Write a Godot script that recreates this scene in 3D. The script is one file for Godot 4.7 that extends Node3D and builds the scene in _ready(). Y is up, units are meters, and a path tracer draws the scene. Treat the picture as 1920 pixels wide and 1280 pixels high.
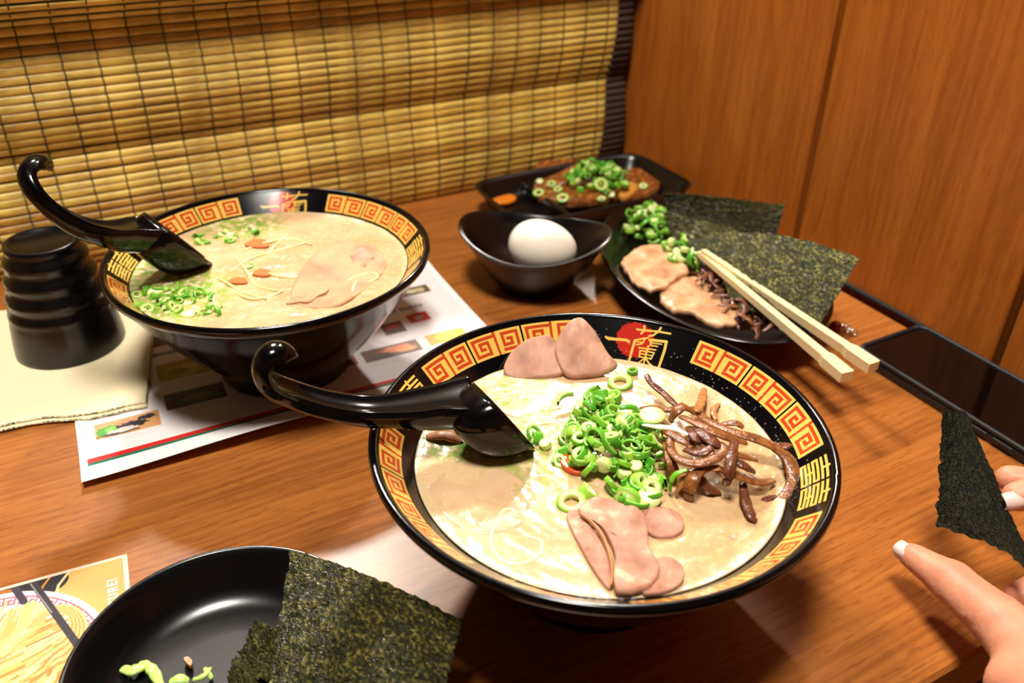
extends Node3D
# A booth table in a noodle restaurant: two lacquer bowls of ramen, side dishes, a bamboo blind and veneered partitions.
# Units are metres. The table top lies at TY; the booth's own frame (walls, table, blind) has its origin at the corner of the table.
const TY := 0.72
const F := 1633.37                       # focal length in pixels of the 1920 x 1280 frame
const EYE := Vector3(0, TY + 0.3275, 0)
var eye_basis := Basis(Vector3.RIGHT, -0.558) * Basis(Vector3.BACK, 0.014)
const YAW := 0.5035
var booth := Basis(Vector3(cos(YAW), 0, -sin(YAW)), Vector3.UP, Vector3(sin(YAW), 0, cos(YAW)))
const CORNER := Vector3(0.1137, TY, -0.8955)
var rng := RandomNumberGenerator.new()
var used := {}
var M := {}                              # materials
var P := {}                              # shared pieces

# ---------------------------------------------------------------- helpers
func at(x: float, y: float, h := 0.0) -> Vector3:   # where the sight line through a point of the frame meets the level plane h above the table
	var d := eye_basis * Vector3((x - 960.0) / F, -(y - 640.0) / F, -1.0)
	return EYE + d * ((TY + h - EYE.y) / d.y)

func room(x: float, y: float, z: float) -> Vector3:
	return CORNER + booth * Vector3(x, y, z)

func numbered(n: String) -> String:
	var k: int = used.get(n, -1) + 1
	used[n] = k
	return n if k == 0 else "%s_%03d" % [n, k]

func tag(o: Node, label: String, category: String, group := "", kind := "") -> void:
	o.set_meta("label", label)
	if category: o.set_meta("category", category)
	if group: o.set_meta("group", group)
	if kind: o.set_meta("kind", kind)

func thing(called: String, label: String, category: String, pos: Vector3, group := "", basis := Basis()) -> Node3D:
	var o := Node3D.new()
	o.name = numbered(called)
	add_child(o, true)
	o.transform = Transform3D(basis, pos)
	tag(o, label, category, group)
	return o

func solo(called: String, mesh: Mesh, m: Material, label: String, category: String, pos: Vector3, group := "", basis := Basis()) -> MeshInstance3D:
	var o := MeshInstance3D.new()
	o.mesh = mesh
	o.material_override = m
	o.name = numbered(called)
	add_child(o, true)
	o.transform = Transform3D(basis, pos)
	tag(o, label, category, group)
	return o

func part(called: String, mesh: Mesh, m: Material, parent: Node3D, pos := Vector3.ZERO, basis := Basis(), label := "") -> MeshInstance3D:
	var o := MeshInstance3D.new()
	o.mesh = mesh
	o.material_override = m
	var key := str(parent.get_instance_id()) + called
	var k: int = used.get(key, -1) + 1
	used[key] = k
	o.name = called if k == 0 else "%s_%03d" % [called, k]
	parent.add_child(o, true)
	o.transform = Transform3D(basis, pos)
	if label: o.set_meta("label", label)
	return o

func struct(called: String, mesh: Mesh, m: Material, label: String, pos := Vector3.ZERO, basis := Basis()) -> MeshInstance3D:
	var o := solo(called, mesh, m, label, "room", pos, "", basis)
	o.set_meta("kind", "structure")
	return o

func copy(o: Node3D, pos: Vector3, basis := Basis(), label := "") -> Node3D:
	var c: Node3D = o.duplicate()
	c.name = numbered(str(o.get_meta("base")))
	add_child(c, true)
	c.transform = Transform3D(basis, pos)
	if label: c.set_meta("label", label)
	return c

func grid(nu: int, nv: int, fn: Callable, flip := false, uv = null, col = null) -> ArrayMesh:
	var st := SurfaceTool.new()
	st.begin(Mesh.PRIMITIVE_TRIANGLES)
	for j in nv + 1:
		for i in nu + 1:
			var u := float(i) / nu
			var v := float(j) / nv
			st.set_uv(uv.call(u, v) if uv != null else Vector2(u, v))
			if col != null: st.set_color(col.call(u, v))
			st.add_vertex(fn.call(u, v))
	for j in nv:
		for i in nu:
			var a := j * (nu + 1) + i
			var b := a + 1
			var c := a + nu + 1
			var d := c + 1
			for k in ([a, c, b, b, c, d] if flip else [a, b, c, b, d, c]): st.add_index(k)
	st.generate_normals()
	return st.commit()

# a profile of (radius, height) points turned round the y axis
func lathe(pr: Array, seg := 64, uv = null, oval = null) -> ArrayMesh:
	var n := pr.size() - 1
	var fn := func(u, v):
		var p: Vector2 = pr[roundi(v * n)]
		var a: float = u * TAU
		var q := Vector3(p.x * cos(a), p.y, p.x * sin(a))
		return oval.call(q, a) if oval != null else q
	return grid(seg, n, fn, true, uv)

func spline(pts: Array, n: int) -> PackedVector3Array:   # Catmull-Rom through the points, n steps per span
	var out := PackedVector3Array()
	var m := pts.size()
	for i in m - 1:
		var a: Vector3 = pts[maxi(i - 1, 0)]
		var b: Vector3 = pts[i]
		var c: Vector3 = pts[i + 1]
		var d: Vector3 = pts[mini(i + 2, m - 1)]
		for k in n: out.append(b.cubic_interpolate(c, a, d, float(k) / n))
	out.append(pts[m - 1])
	return out

# a rod along a line: width radius rw across, rh upwards, both scaled by taper(t)
func rod(pts: PackedVector3Array, rw: float, rh: float, seg := 8, taper = null, up := Vector3.UP, square := false) -> ArrayMesh:
	var n := pts.size() - 1
	var sides: Array[Vector3] = []
	var ups: Array[Vector3] = []
	for i in n + 1:
		var t := (pts[mini(i + 1, n)] - pts[maxi(i - 1, 0)]).normalized()
		var s := t.cross(up)
		s = s.normalized() if s.length() > 0.05 else (sides[-1] if sides else t.cross(Vector3.RIGHT).normalized())
		sides.append(s)
		ups.append(s.cross(t).normalized())
	var fn := func(u, v):
		var j := clampi(roundi(v * (n + 2)) - 1, 0, n)
		var cap: bool = v < 0.0001 or v > 0.9999
		var k: float = (taper.call(float(j) / n) if taper != null else 1.0) * (0.02 if cap else 1.0)
		var a: float = u * TAU + (PI / 4 if square else 0.0)
		var f := 1.4142 if square else 1.0
		return pts[j] + sides[j] * (cos(a) * rw * k * f) + ups[j] * (sin(a) * rh * k * f)
	return grid(seg, n + 2, fn)

# a flat piece: a closed outline in x, z with rounded edges, lying on fn(x, z)
func slab(outline: PackedVector2Array, th: float, fn = null, uvs := 20.0, edge := 0.985) -> ArrayMesh:
	var n := outline.size()
	var c := Vector2.ZERO
	for p in outline: c += p / n
	var rows := [[0.0, 1.0], [0.25, 1.0], [0.5, 1.0], [0.7, 1.0], [0.85, 1.0], [0.93, 1.0], [edge, 0.93], [1.0, 0.6], [1.0, 0.35], [edge, 0.05], [0.85, 0.0], [0.5, 0.0], [0.0, 0.0]]
	var fx := func(u, v):
		var r: Array = rows[roundi(v * (rows.size() - 1))]
		var p: Vector2 = c + (outline[roundi(u * n) % n] - c) * float(r[0])
		return Vector3(p.x, (fn.call(p.x, p.y) if fn != null else 0.0) + th * float(r[1]), p.y)
	var uv := func(u, v):
		var r: Array = rows[roundi(v * (rows.size() - 1))]
		return (c + (outline[roundi(u * n) % n] - c) * float(r[0])) * uvs
	return grid(n, rows.size() - 1, fx, false, uv)

func round_outline(pts: Array, n := 6) -> PackedVector2Array:  # smooth closed curve
	var out := PackedVector2Array()
	var m := pts.size()
	for i in m:
		var a: Vector2 = pts[(i + m - 1) % m]
		var b: Vector2 = pts[i]
		var c: Vector2 = pts[(i + 1) % m]
		var d: Vector2 = pts[(i + 2) % m]
		for k in n: out.append(b.cubic_interpolate(c, a, d, float(k) / n))
	return out

# a thin sheet fn(u, v) given thickness th, closed all round; the top is UV mapped 0..1
func sheet(nu: int, nv: int, th: float, fn: Callable) -> ArrayMesh:
	var p := []
	for j in nv + 1:
		for i in nu + 1: p.append(fn.call(float(i) / nu, float(j) / nv))
	var nr := []
	for j in nv + 1:
		for i in nu + 1:
			var du: Vector3 = p[j * (nu + 1) + mini(i + 1, nu)] - p[j * (nu + 1) + maxi(i - 1, 0)]
			var dv: Vector3 = p[mini(j + 1, nv) * (nu + 1) + i] - p[maxi(j - 1, 0) * (nu + 1) + i]
			nr.append(dv.cross(du).normalized())
	var st := SurfaceTool.new()
	st.begin(Mesh.PRIMITIVE_TRIANGLES)
	var w := nu + 1
	var count := w * (nv + 1)
	for side in 2:
		for k in count:
			st.set_uv(Vector2(float(k % w) / nu, float(k / w) / nv))
			st.set_normal(nr[k] if side == 0 else -nr[k])
			st.add_vertex(p[k] + nr[k] * (th * (0.5 if side == 0 else -0.5)))
	for j in nv:
		for i in nu:
			var a := j * w + i
			for k in [a, a + 1, a + w, a + 1, a + w + 1, a + w]: st.add_index(k)
			for k in [a, a + w, a + 1, a + 1, a + w, a + w + 1]: st.add_index(k + count)
	var rim := []
	for i in nu: rim.append([i, i + 1])
	for j in nv: rim.append([j * w + nu, (j + 1) * w + nu])
	for i in nu: rim.append([nv * w + nu - i, nv * w + nu - i - 1])
	for j in nv: rim.append([(nv - j) * w, (nv - j - 1) * w])
	for e in rim:
		for k in [e[0], e[0] + count, e[1], e[1], e[0] + count, e[1] + count]: st.add_index(k)
	return st.commit()

func cbox(s: Vector3, b := 0.0015) -> ArrayMesh:   # a box with chamfered edges, centred
	var h := s / 2
	var st := SurfaceTool.new()
	st.begin(Mesh.PRIMITIVE_TRIANGLES)
	st.set_smooth_group(-1)
	var pt := func(sx, sy, sz, ax): return Vector3(sx * (h.x - (0.0 if ax == 0 else b)), sy * (h.y - (0.0 if ax == 1 else b)), sz * (h.z - (0.0 if ax == 2 else b)))
	var face := func(q: Array):
		var nrm: Vector3 = (q[1] - q[0]).cross(q[2] - q[0])
		var c: Vector3 = (q[0] + q[1] + q[2]) / 3
		var o := [0, 1, 2] if nrm.dot(c) < 0 else [0, 2, 1]
		for k in o: st.add_vertex(q[k])
	var quad := func(q: Array):
		face.call([q[0], q[1], q[2]])
		face.call([q[0], q[2], q[3]])
	for s1 in [-1, 1]:
		quad.call([pt.call(s1, -1, -1, 0), pt.call(s1, 1, -1, 0), pt.call(s1, 1, 1, 0), pt.call(s1, -1, 1, 0)])
		quad.call([pt.call(-1, s1, -1, 1), pt.call(1, s1, -1, 1), pt.call(1, s1, 1, 1), pt.call(-1, s1, 1, 1)])
		quad.call([pt.call(-1, -1, s1, 2), pt.call(1, -1, s1, 2), pt.call(1, 1, s1, 2), pt.call(-1, 1, s1, 2)])
		for s2 in [-1, 1]:
			quad.call([pt.call(s1, s2, -1, 0), pt.call(s1, s2, 1, 0), pt.call(s1, s2, 1, 1), pt.call(s1, s2, -1, 1)])
			quad.call([pt.call(s1, -1, s2, 0), pt.call(s1, 1, s2, 0), pt.call(s1, 1, s2, 2), pt.call(s1, -1, s2, 2)])
			quad.call([pt.call(-1, s1, s2, 1), pt.call(1, s1, s2, 1), pt.call(1, s1, s2, 2), pt.call(-1, s1, s2, 2)])
			for s3 in [-1, 1]: face.call([pt.call(s1, s2, s3, 0), pt.call(s1, s2, s3, 1), pt.call(s1, s2, s3, 2)])
	st.generate_normals()
	return st.commit()

func join(list: Array) -> ArrayMesh:     # [mesh, Transform3D] pairs into one mesh
	var st := SurfaceTool.new()
	for e in list: st.append_from(e[0], 0, e[1])
	return st.commit()

func noise(sd: int, freq: float, oct := 3, type := FastNoiseLite.TYPE_SIMPLEX_SMOOTH) -> FastNoiseLite:
	var n := FastNoiseLite.new()
	n.seed = sd
	n.noise_type = type
	n.frequency = freq
	n.fractal_octaves = oct
	return n

func noise_tex(n: FastNoiseLite, stops: Array, size := 256) -> NoiseTexture2D:
	var t := NoiseTexture2D.new()
	t.width = size
	t.height = size
	t.seamless = true
	t.noise = n
	var g := Gradient.new()
	var off := PackedFloat32Array()
	var cs := PackedColorArray()
	for s in stops:
		off.append(s[0])
		cs.append(s[1])
	g.offsets = off
	g.colors = cs
	t.color_ramp = g
	return t

func rgb(r: float, g: float, b: float) -> Color: return Color(r / 255, g / 255, b / 255)

func mat(c: Color, rough: float, tex: Texture2D = null, tri := 0.0, spec := 0.5) -> StandardMaterial3D:
	var m := StandardMaterial3D.new()
	m.albedo_color = c
	m.roughness = rough
	m.metallic_specular = spec
	if tex:
		m.albedo_texture = tex
	if tri > 0:
		m.uv1_triplanar = true
		m.uv1_scale = Vector3.ONE * tri
	return m

func bump(m: StandardMaterial3D, tex: Texture2D, cm: float) -> StandardMaterial3D:
	m.heightmap_enabled = true
	m.heightmap_texture = tex
	m.heightmap_scale = cm
	return m

func stroke(im: Image, pts: Array, w: float, c: Color) -> void:    # a line of round pen strokes
	for i in pts.size() - 1:
		var a: Vector2 = pts[i]
		var b: Vector2 = pts[i + 1]
		var r := w / 2
		for y in range(maxi(0, int(minf(a.y, b.y) - r - 1)), mini(im.get_height(), int(maxf(a.y, b.y) + r + 2))):
			for x in range(maxi(0, int(minf(a.x, b.x) - r - 1)), mini(im.get_width(), int(maxf(a.x, b.x) + r + 2))):
				var p := Vector2(x + 0.5, y + 0.5)
				var d := p.distance_to(Geometry2D.get_closest_point_to_segment(p, a, b)) - r
				if d < 0.5: im.set_pixel(x, y, im.get_pixel(x, y).lerp(c, clampf(0.5 - d, 0, 1)))

func bar(im: Image, x0: float, y0: float, x1: float, y1: float, c: Color) -> void:
	im.fill_rect(Rect2i(roundi(minf(x0, x1)), roundi(minf(y0, y1)), maxi(1, roundi(absf(x1 - x0))), maxi(1, roundi(absf(y1 - y0)))), c)

func blob(im: Image, c: Vector2, rx: float, ry: float, col: Color, n: FastNoiseLite = null, rough := 0.0) -> void:
	for y in range(maxi(0, int(c.y - ry * 1.3)), mini(im.get_height(), int(c.y + ry * 1.3) + 1)):
		for x in range(maxi(0, int(c.x - rx * 1.3)), mini(im.get_width(), int(c.x + rx * 1.3) + 1)):
			var d := Vector2((x - c.x) / rx, (y - c.y) / ry).length() + (n.get_noise_2d(x, y) * rough if n else 0.0)
			if d < 1.0: im.set_pixel(x, y, im.get_pixel(x, y).lerp(col, clampf((1.0 - d) * minf(rx, ry), 0, 1)))

func wood(w: int, h: int, sd: int, dark: Color, mid: Color, light: Color, rings: float) -> ImageTexture:
	# grain runs along the picture's width
	var im := Image.create(w, h, false, Image.FORMAT_RGB8)
	var big := noise(sd, 1.0, 3)
	var fine := noise(sd + 1, 1.0, 2)
	for y in h:
		for x in w:
			var u := float(x) / w
			var v := float(y) / h
			var warp := big.get_noise_2d(u * 1.6, v * 3.0) * 1.0
			var band := fposmod((v * rings + warp * 3.4), 1.0)
			var line := pow(1.0 - absf(band * 2.0 - 1.0), 5.0)
			var tone := 0.5 + 0.24 * big.get_noise_2d(u * 2.2 + 9, v * 14.0) + 0.24 * fine.get_noise_2d(u * 9.0, v * 110.0)
			var c := dark.lerp(mid, clampf(tone * 2.0, 0, 1)) if tone < 0.5 else mid.lerp(light, clampf(tone * 2.0 - 1.0, 0, 1))
			c = c.lerp(dark, line * (0.30 + 0.45 * fine.get_noise_2d(u * 4.0, v * 30.0)))
			var pore := fine.get_noise_2d(u * 42.0 + 50, v * 330.0)
			if pore > 0.36: c = c.lerp(dark, minf(0.5, (pore - 0.36) * 2.2))
			im.set_pixel(x, y, c)
	im.generate_mipmaps()
	return ImageTexture.create_from_image(im)

func turned(t: ImageTexture) -> ImageTexture:
	var im := t.get_image()
	im.rotate_90(CLOCKWISE)
	return ImageTexture.create_from_image(im)

# ---------------------------------------------------------------- materials
func make_materials() -> void:
	M.lacquer = mat(Color(0.024, 0.021, 0.024), 0.13, null, 0.0, 0.42)
	M.black_matte = mat(Color(0.05, 0.047, 0.045), 0.42)
	M.black_satin = mat(Color(0.030, 0.028, 0.03), 0.24)
	var wt := wood(1024, 1024, 5, rgb(112, 60, 23), rgb(158, 93, 39), rgb(180, 114, 53), 130.0)
	M.table = mat(Color.WHITE, 0.33, wt, 0.0, 0.45)
	M.table.uv1_triplanar = true
	M.table.uv1_scale = Vector3(1.1, 1.6, 1.6)
	var wp := turned(wood(1024, 1024, 21, rgb(146, 74, 20), rgb(182, 100, 30), rgb(200, 120, 40), 40.0))
	M.panel = mat(Color.WHITE, 0.42, wp)
	M.panel.uv1_triplanar = true
	M.panel.uv1_scale = Vector3(1.7, 1.0, 1.7)
	M.dark = mat(rgb(38, 26, 20), 0.7)
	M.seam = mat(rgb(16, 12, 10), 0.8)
	M.speck = mat(rgb(190, 175, 150), 0.6)
	M.plaster = mat(rgb(200, 188, 170), 0.9)
	M.ceiling = mat(rgb(84, 66, 52), 0.9)
	M.wallpaint = mat(rgb(112, 84, 58), 0.85)
	M.floor = mat(rgb(60, 44, 34), 0.6)
	var fib := noise_tex(noise(3, 0.012, 4), [[0.0, rgb(165, 165, 165)], [0.5, rgb(228, 228, 228)], [1.0, Color.WHITE]], 256)
	M.slats = []
	for c in [rgb(246, 206, 100), rgb(240, 198, 92), rgb(248, 212, 110), rgb(236, 192, 88), rgb(222, 174, 74), rgb(204, 152, 62)]:
		var m := mat(c, 0.42, fib)
		m.uv1_scale = Vector3(9, 0.3, 1)
		M.slats.append(m)
	M.cord = mat(rgb(74, 62, 44), 0.85)
	M.binding = mat(rgb(62, 40, 30), 0.85)
	M.rail = mat(rgb(96, 60, 30), 0.5)
	M.paper = mat(rgb(246, 238, 222), 0.8)
	M.napkin = bump(mat(rgb(240, 224, 184), 0.9), noise_tex(noise(8, 0.05, 3), [[0, Color.BLACK], [1, Color.WHITE]], 256), 0.02)
	M.napkin.uv1_triplanar = true
	M.napkin.uv1_scale = Vector3.ONE * 12
	# food
	M.pork = food(11, 16.0, [[0.0, rgb(140, 92, 70)], [0.4, rgb(172, 122, 98)], [0.62, rgb(184, 136, 110)], [0.75, rgb(206, 166, 138)], [1.0, rgb(218, 182, 152)]], 0.5, 0.03)
	M.pork_rim = mat(rgb(176, 116, 70), 0.4)
	M.pork_pale = food(12, 9.0, [[0.0, rgb(160, 112, 86)], [0.5, rgb(186, 142, 108)], [1.0, rgb(198, 158, 118)]], 0.5, 0.02)
	M.pork_sunk = food(18, 7.0, [[0.0, rgb(188, 144, 112)], [0.5, rgb(202, 164, 128)], [1.0, rgb(208, 174, 136)]], 0.3, 0.02)
	M.pork_pale.metallic_specular = 0.2
	M.pork.metallic_specular = 0.35
	M.pork_brown = food(13, 12.0, [[0.0, rgb(166, 110, 72)], [0.45, rgb(206, 154, 112)], [0.7, rgb(216, 168, 126)], [1.0, rgb(230, 194, 152)]], 0.38, 0.04)
	M.braise = food(14, 40.0, [[0.0, rgb(78, 34, 14)], [0.45, rgb(132, 70, 28)], [0.75, rgb(176, 110, 50)], [1.0, rgb(206, 150, 84)]], 0.22, 0.05)
	M.braise_fat = mat(rgb(206, 140, 60), 0.2)
	M.ear = food(15, 60.0, [[0.0, rgb(84, 46, 28)], [0.5, rgb(130, 76, 36)], [1.0, rgb(164, 104, 54)]], 0.3, 0.03)
	M.ear_dark = food(16, 60.0, [[0.0, rgb(62, 30, 22)], [0.5, rgb(96, 50, 30)], [1.0, rgb(128, 72, 44)]], 0.3, 0.03)
	M.ear_pale = food(17, 60.0, [[0.0, rgb(140, 88, 46)], [0.5, rgb(176, 118, 66)], [1.0, rgb(196, 142, 90)]], 0.22, 0.02)
	M.egg = mat(rgb(250, 236, 218), 0.32)
	M.egg.subsurf_scatter_enabled = true
	M.egg.subsurf_scatter_strength = 0.15
	M.noodle = mat(rgb(240, 216, 144), 0.25)
	M.noodle_pale = mat(rgb(244, 222, 168), 0.25)
	P.ripple = noise_tex(noise(77, 0.07, 3), [[0, Color.BLACK], [1, Color.WHITE]], 512)
	M.chili_pale = mat(rgb(206, 100, 34), 0.4, null, 0.0, 0.25)
	M.chili = mat(rgb(196, 66, 18), 0.3)
	M.sauce = mat(rgb(226, 126, 28), 0.25)
	M.scallion = mat(Color.WHITE, 0.32)
	M.scallion.vertex_color_use_as_albedo = true
	M.scallion.backlight_enabled = true
	M.scallion.backlight = Color(0.3, 0.3, 0.3)
	var ni := nori_picture()
	M.nori = mat(Color(1.35, 1.3, 1.2), 0.42, ni[0], 0.0, 0.5)
	M.nori.roughness = 0.28
	bump(M.nori, ni[1], 0.12)
	M.nori_pale = mat(Color(1.75, 1.75, 1.8), 0.42, ni[0], 0.0, 0.5)
	M.nori_pale.roughness = 0.3
	bump(M.nori_pale, ni[1], 0.14)
	M.nori_dark = mat(Color(0.6, 0.6, 0.55), 0.42, ni[0], 0.0, 0.3)
	bump(M.nori_dark, ni[1], 0.04)
	M.chop = mat(rgb(250, 236, 194), 0.5, noise_tex(noise(31, 0.02, 3), [[0, rgb(236, 220, 190)], [1, Color.WHITE]], 128))
	M.glass = mat(Color(0.012, 0.011, 0.012), 0.06)
	M.rubber = mat(Color(0.10, 0.098, 0.112), 0.5)
	M.skin = mat(Color.WHITE, 0.5, noise_tex(noise(88, 0.012, 4), [[0.0, rgb(196, 118, 92)], [0.5, rgb(218, 146, 114)], [1.0, rgb(226, 160, 126)]]), 16.0)
	bump(M.skin, noise_tex(noise(89, 0.09, 3), [[0, Color.BLACK], [1, Color.WHITE]]), 0.012)
	M.skin.subsurf_scatter_enabled = true
	M.skin.subsurf_scatter_strength = 0.12
	M.nail = mat(rgb(226, 200, 190), 0.25)
	M.sleeve = mat(rgb(52, 50, 58), 0.9)
	M.red = mat(rgb(150, 16, 22), 0.2)
	M.silver = mat(rgb(200, 196, 188), 0.25)
	M.silver.metallic = 1.0
	M.bubble = mat(Color(1, 1, 1, 0.12), 0.02)
	M.bubble.transparency = BaseMaterial3D.TRANSPARENCY_ALPHA
	M.plate_film = mat(rgb(224, 196, 176), 0.25)

func food(sd: int, tri: float, stops: Array, rough: float, cm: float) -> StandardMaterial3D:
	var m := mat(Color.WHITE, rough, noise_tex(noise(sd, 0.013, 4), stops, 256), tri)
	return bump(m, noise_tex(noise(sd + 100, 0.03, 3), [[0, Color.BLACK], [1, Color.WHITE]], 256), cm)

func nori_picture() -> Array:
	var w := 512
	var im := Image.create(w, w, false, Image.FORMAT_RGB8)
	var hm := Image.create(w, w, false, Image.FORMAT_RGB8)
	var a := noise(41, 0.06, 3)
	var b := noise(42, 0.16, 2)
	var c := noise(43, 0.012, 2)
	for y in w:
		for x in w:
			var p := a.get_noise_2d(x, y * 0.8)
			var q := b.get_noise_2d(x, y)
			var r := c.get_noise_2d(x, y)
			var t := clampf(0.5 + p * 0.9 + q * 0.35 + r * 0.4, 0, 1)
			var col := rgb(22, 25, 10).lerp(rgb(54, 52, 20), smoothstep(0.2, 0.85, t)).lerp(rgb(100, 94, 46), smoothstep(0.75, 1.1, t))
			im.set_pixel(x, y, col)
			var g := clampf(0.5 + p * 0.5 + q * 0.7, 0, 1)
			hm.set_pixel(x, y, Color(g, g, g))
	return [ImageTexture.create_from_image(im), ImageTexture.create_from_image(hm)]

func bowl_picture() -> ImageTexture:   # half of the bowl's inner wall, emblem in the middle, rim at the top
	var w := 2048
	var h := 184
	var im := Image.create(w, h, false, Image.FORMAT_RGB8)
	var black := Color(0.03, 0.027, 0.03)
	var gold := rgb(222, 180, 84)
	var red := rgb(184, 62, 30)
	im.fill(black)
	var k := w / 180.0
	var y0 := 10.0
	var y1 := 103.0
	for s in [-1, 1]:
		for n in 3:
			var a := 19.5 + n * 19.35
			for half in 2:
				var xa: float = 1024 + s * k * (a + half * 9.35)
				var xb: float = 1024 + s * k * (a + (half + 1) * 9.35 + 0.02)
				bar(im, xa, y0, xb, y1, gold)
			for half in 2:
				var xa: float = 1024 + s * k * (a + half * 9.35)
				var dir: float = s * (1.0 if half == 0 else -1.0)
				var org: float = xa if half == 0 else 1024 + s * k * (a + 18.7)
				var cw := 9.35 * k
				var ch := y1 - y0
				# a squared spiral of one pen width: [x, y] in tenths of the tile, seen from its outer side
				var path := [[8.2, 8.4], [1.6, 8.4], [1.6, 1.7], [7.0, 1.7], [7.0, 6.5], [3.9, 6.5], [3.9, 4.1], [5.2, 4.1]]
				if half == 1: path = [[9.2, 1.6], [1.6, 1.6], [1.6, 8.3], [7.0, 8.3], [7.0, 3.5], [3.9, 3.5], [3.9, 5.9], [5.2, 5.9]]
				if half == 0: path[0] = [7.2, 8.4]
				for i in path.size() - 1:
					var p0 := Vector2(org + dir * path[i][0] * cw / 10, y0 + path[i][1] * ch / 10)
					var p1 := Vector2(org + dir * path[i + 1][0] * cw / 10, y0 + path[i + 1][1] * ch / 10)
					var t := 6.0
					bar(im, minf(p0.x, p1.x) - t, minf(p0.y, p1.y) - t, maxf(p0.x, p1.x) + t, maxf(p0.y, p1.y) + t, red)
				if half == 0: bar(im, org + dir * cw * 0.98 - 5, y0, org + dir * cw * 0.98 + 5, y1, red)
	# paired characters at the quarter points
	for s in [-1, 1]:
		for half in 2:
			var c: float = (0.0 if s < 0 else float(w)) + (half - 0.5) * 9.7 * k
			var t := 4.6
			var hb := func(x0, x1, y): bar(im, c + x0, y - t, c + x1, y + t, gold)
			var vb := func(x, ya, yb): bar(im, c + x - t, ya, c + x + t, yb, gold)
			vb.call(0, 4, 33)
			hb.call(-50, 50, 16)
			hb.call(-50, 50, 33)
			hb.call(-50, 50, 48); hb.call(-50, 50, 63); vb.call(-46, 44, 67); vb.call(46, 44, 67)
			hb.call(-50, 50, 77); vb.call(0, 63, 90)
			hb.call(-50, 50, 90); hb.call(-50, 50, 105); vb.call(-46, 86, 109); vb.call(46, 86, 109)
	# the emblem: a brushed red disc under two brush-written characters
	blob(im, Vector2(1024 - 8, 72), 72, 70, rgb(178, 34, 20), noise(51, 0.09, 3), 0.14)
	var pen := func(pts: Array, wd: float):
		var q := []
		for p in pts: q.append(Vector2(1024 + p[0] * k, p[1]))
		stroke(im, q, wd, gold)
	pen.call([[-10.4, 74], [-9.4, 82], [-6, 80], [-3.6, 78]], 9)
	pen.call([[-10.0, 77], [-7, 80], [-3.4, 78], [-2.6, 83]], 11)
	pen.call([[-0.6, 30], [2, 29], [6, 23], [10, 20]], 8)
	pen.call([[1.4, 12], [1.8, 28], [1.0, 44]], 8)
	pen.call([[6.6, 6], [6.2, 22], [5.0, 40], [3.6, 48]], 8)
	pen.call([[-0.6, 74], [-0.9, 110], [-1.4, 168]], 10)
	pen.call([[-0.6, 74], [2.2, 60], [3.4, 56]], 7)
	pen.call([[2.6, 60], [2.0, 82], [0.2, 90]], 6)
	pen.call([[0, 78], [2.4, 76]], 5)
	pen.call([[4.2, 62], [7, 58], [9.6, 54], [9.9, 90], [9.8, 178]], 11)
	pen.call([[4.6, 62], [4.8, 82], [7.2, 80]], 6)
	pen.call([[5.0, 72], [8.4, 68]], 5)
	pen.call([[1.2, 100], [7.0, 95]], 6)
	pen.call([[4.2, 86], [4.1, 176]], 7)
	pen.call([[1.8, 110], [2.0, 134], [6.3, 132], [6.7, 107], [1.8, 110]], 6)
	pen.call([[2.0, 122], [6.3, 120]], 5)
	pen.call([[3.8, 138], [2.4, 156], [1.4, 162]], 6)
	pen.call([[4.6, 138], [6.0, 152], [7.4, 158]], 7)
	im.generate_mipmaps()
	return ImageTexture.create_from_image(im)

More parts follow.
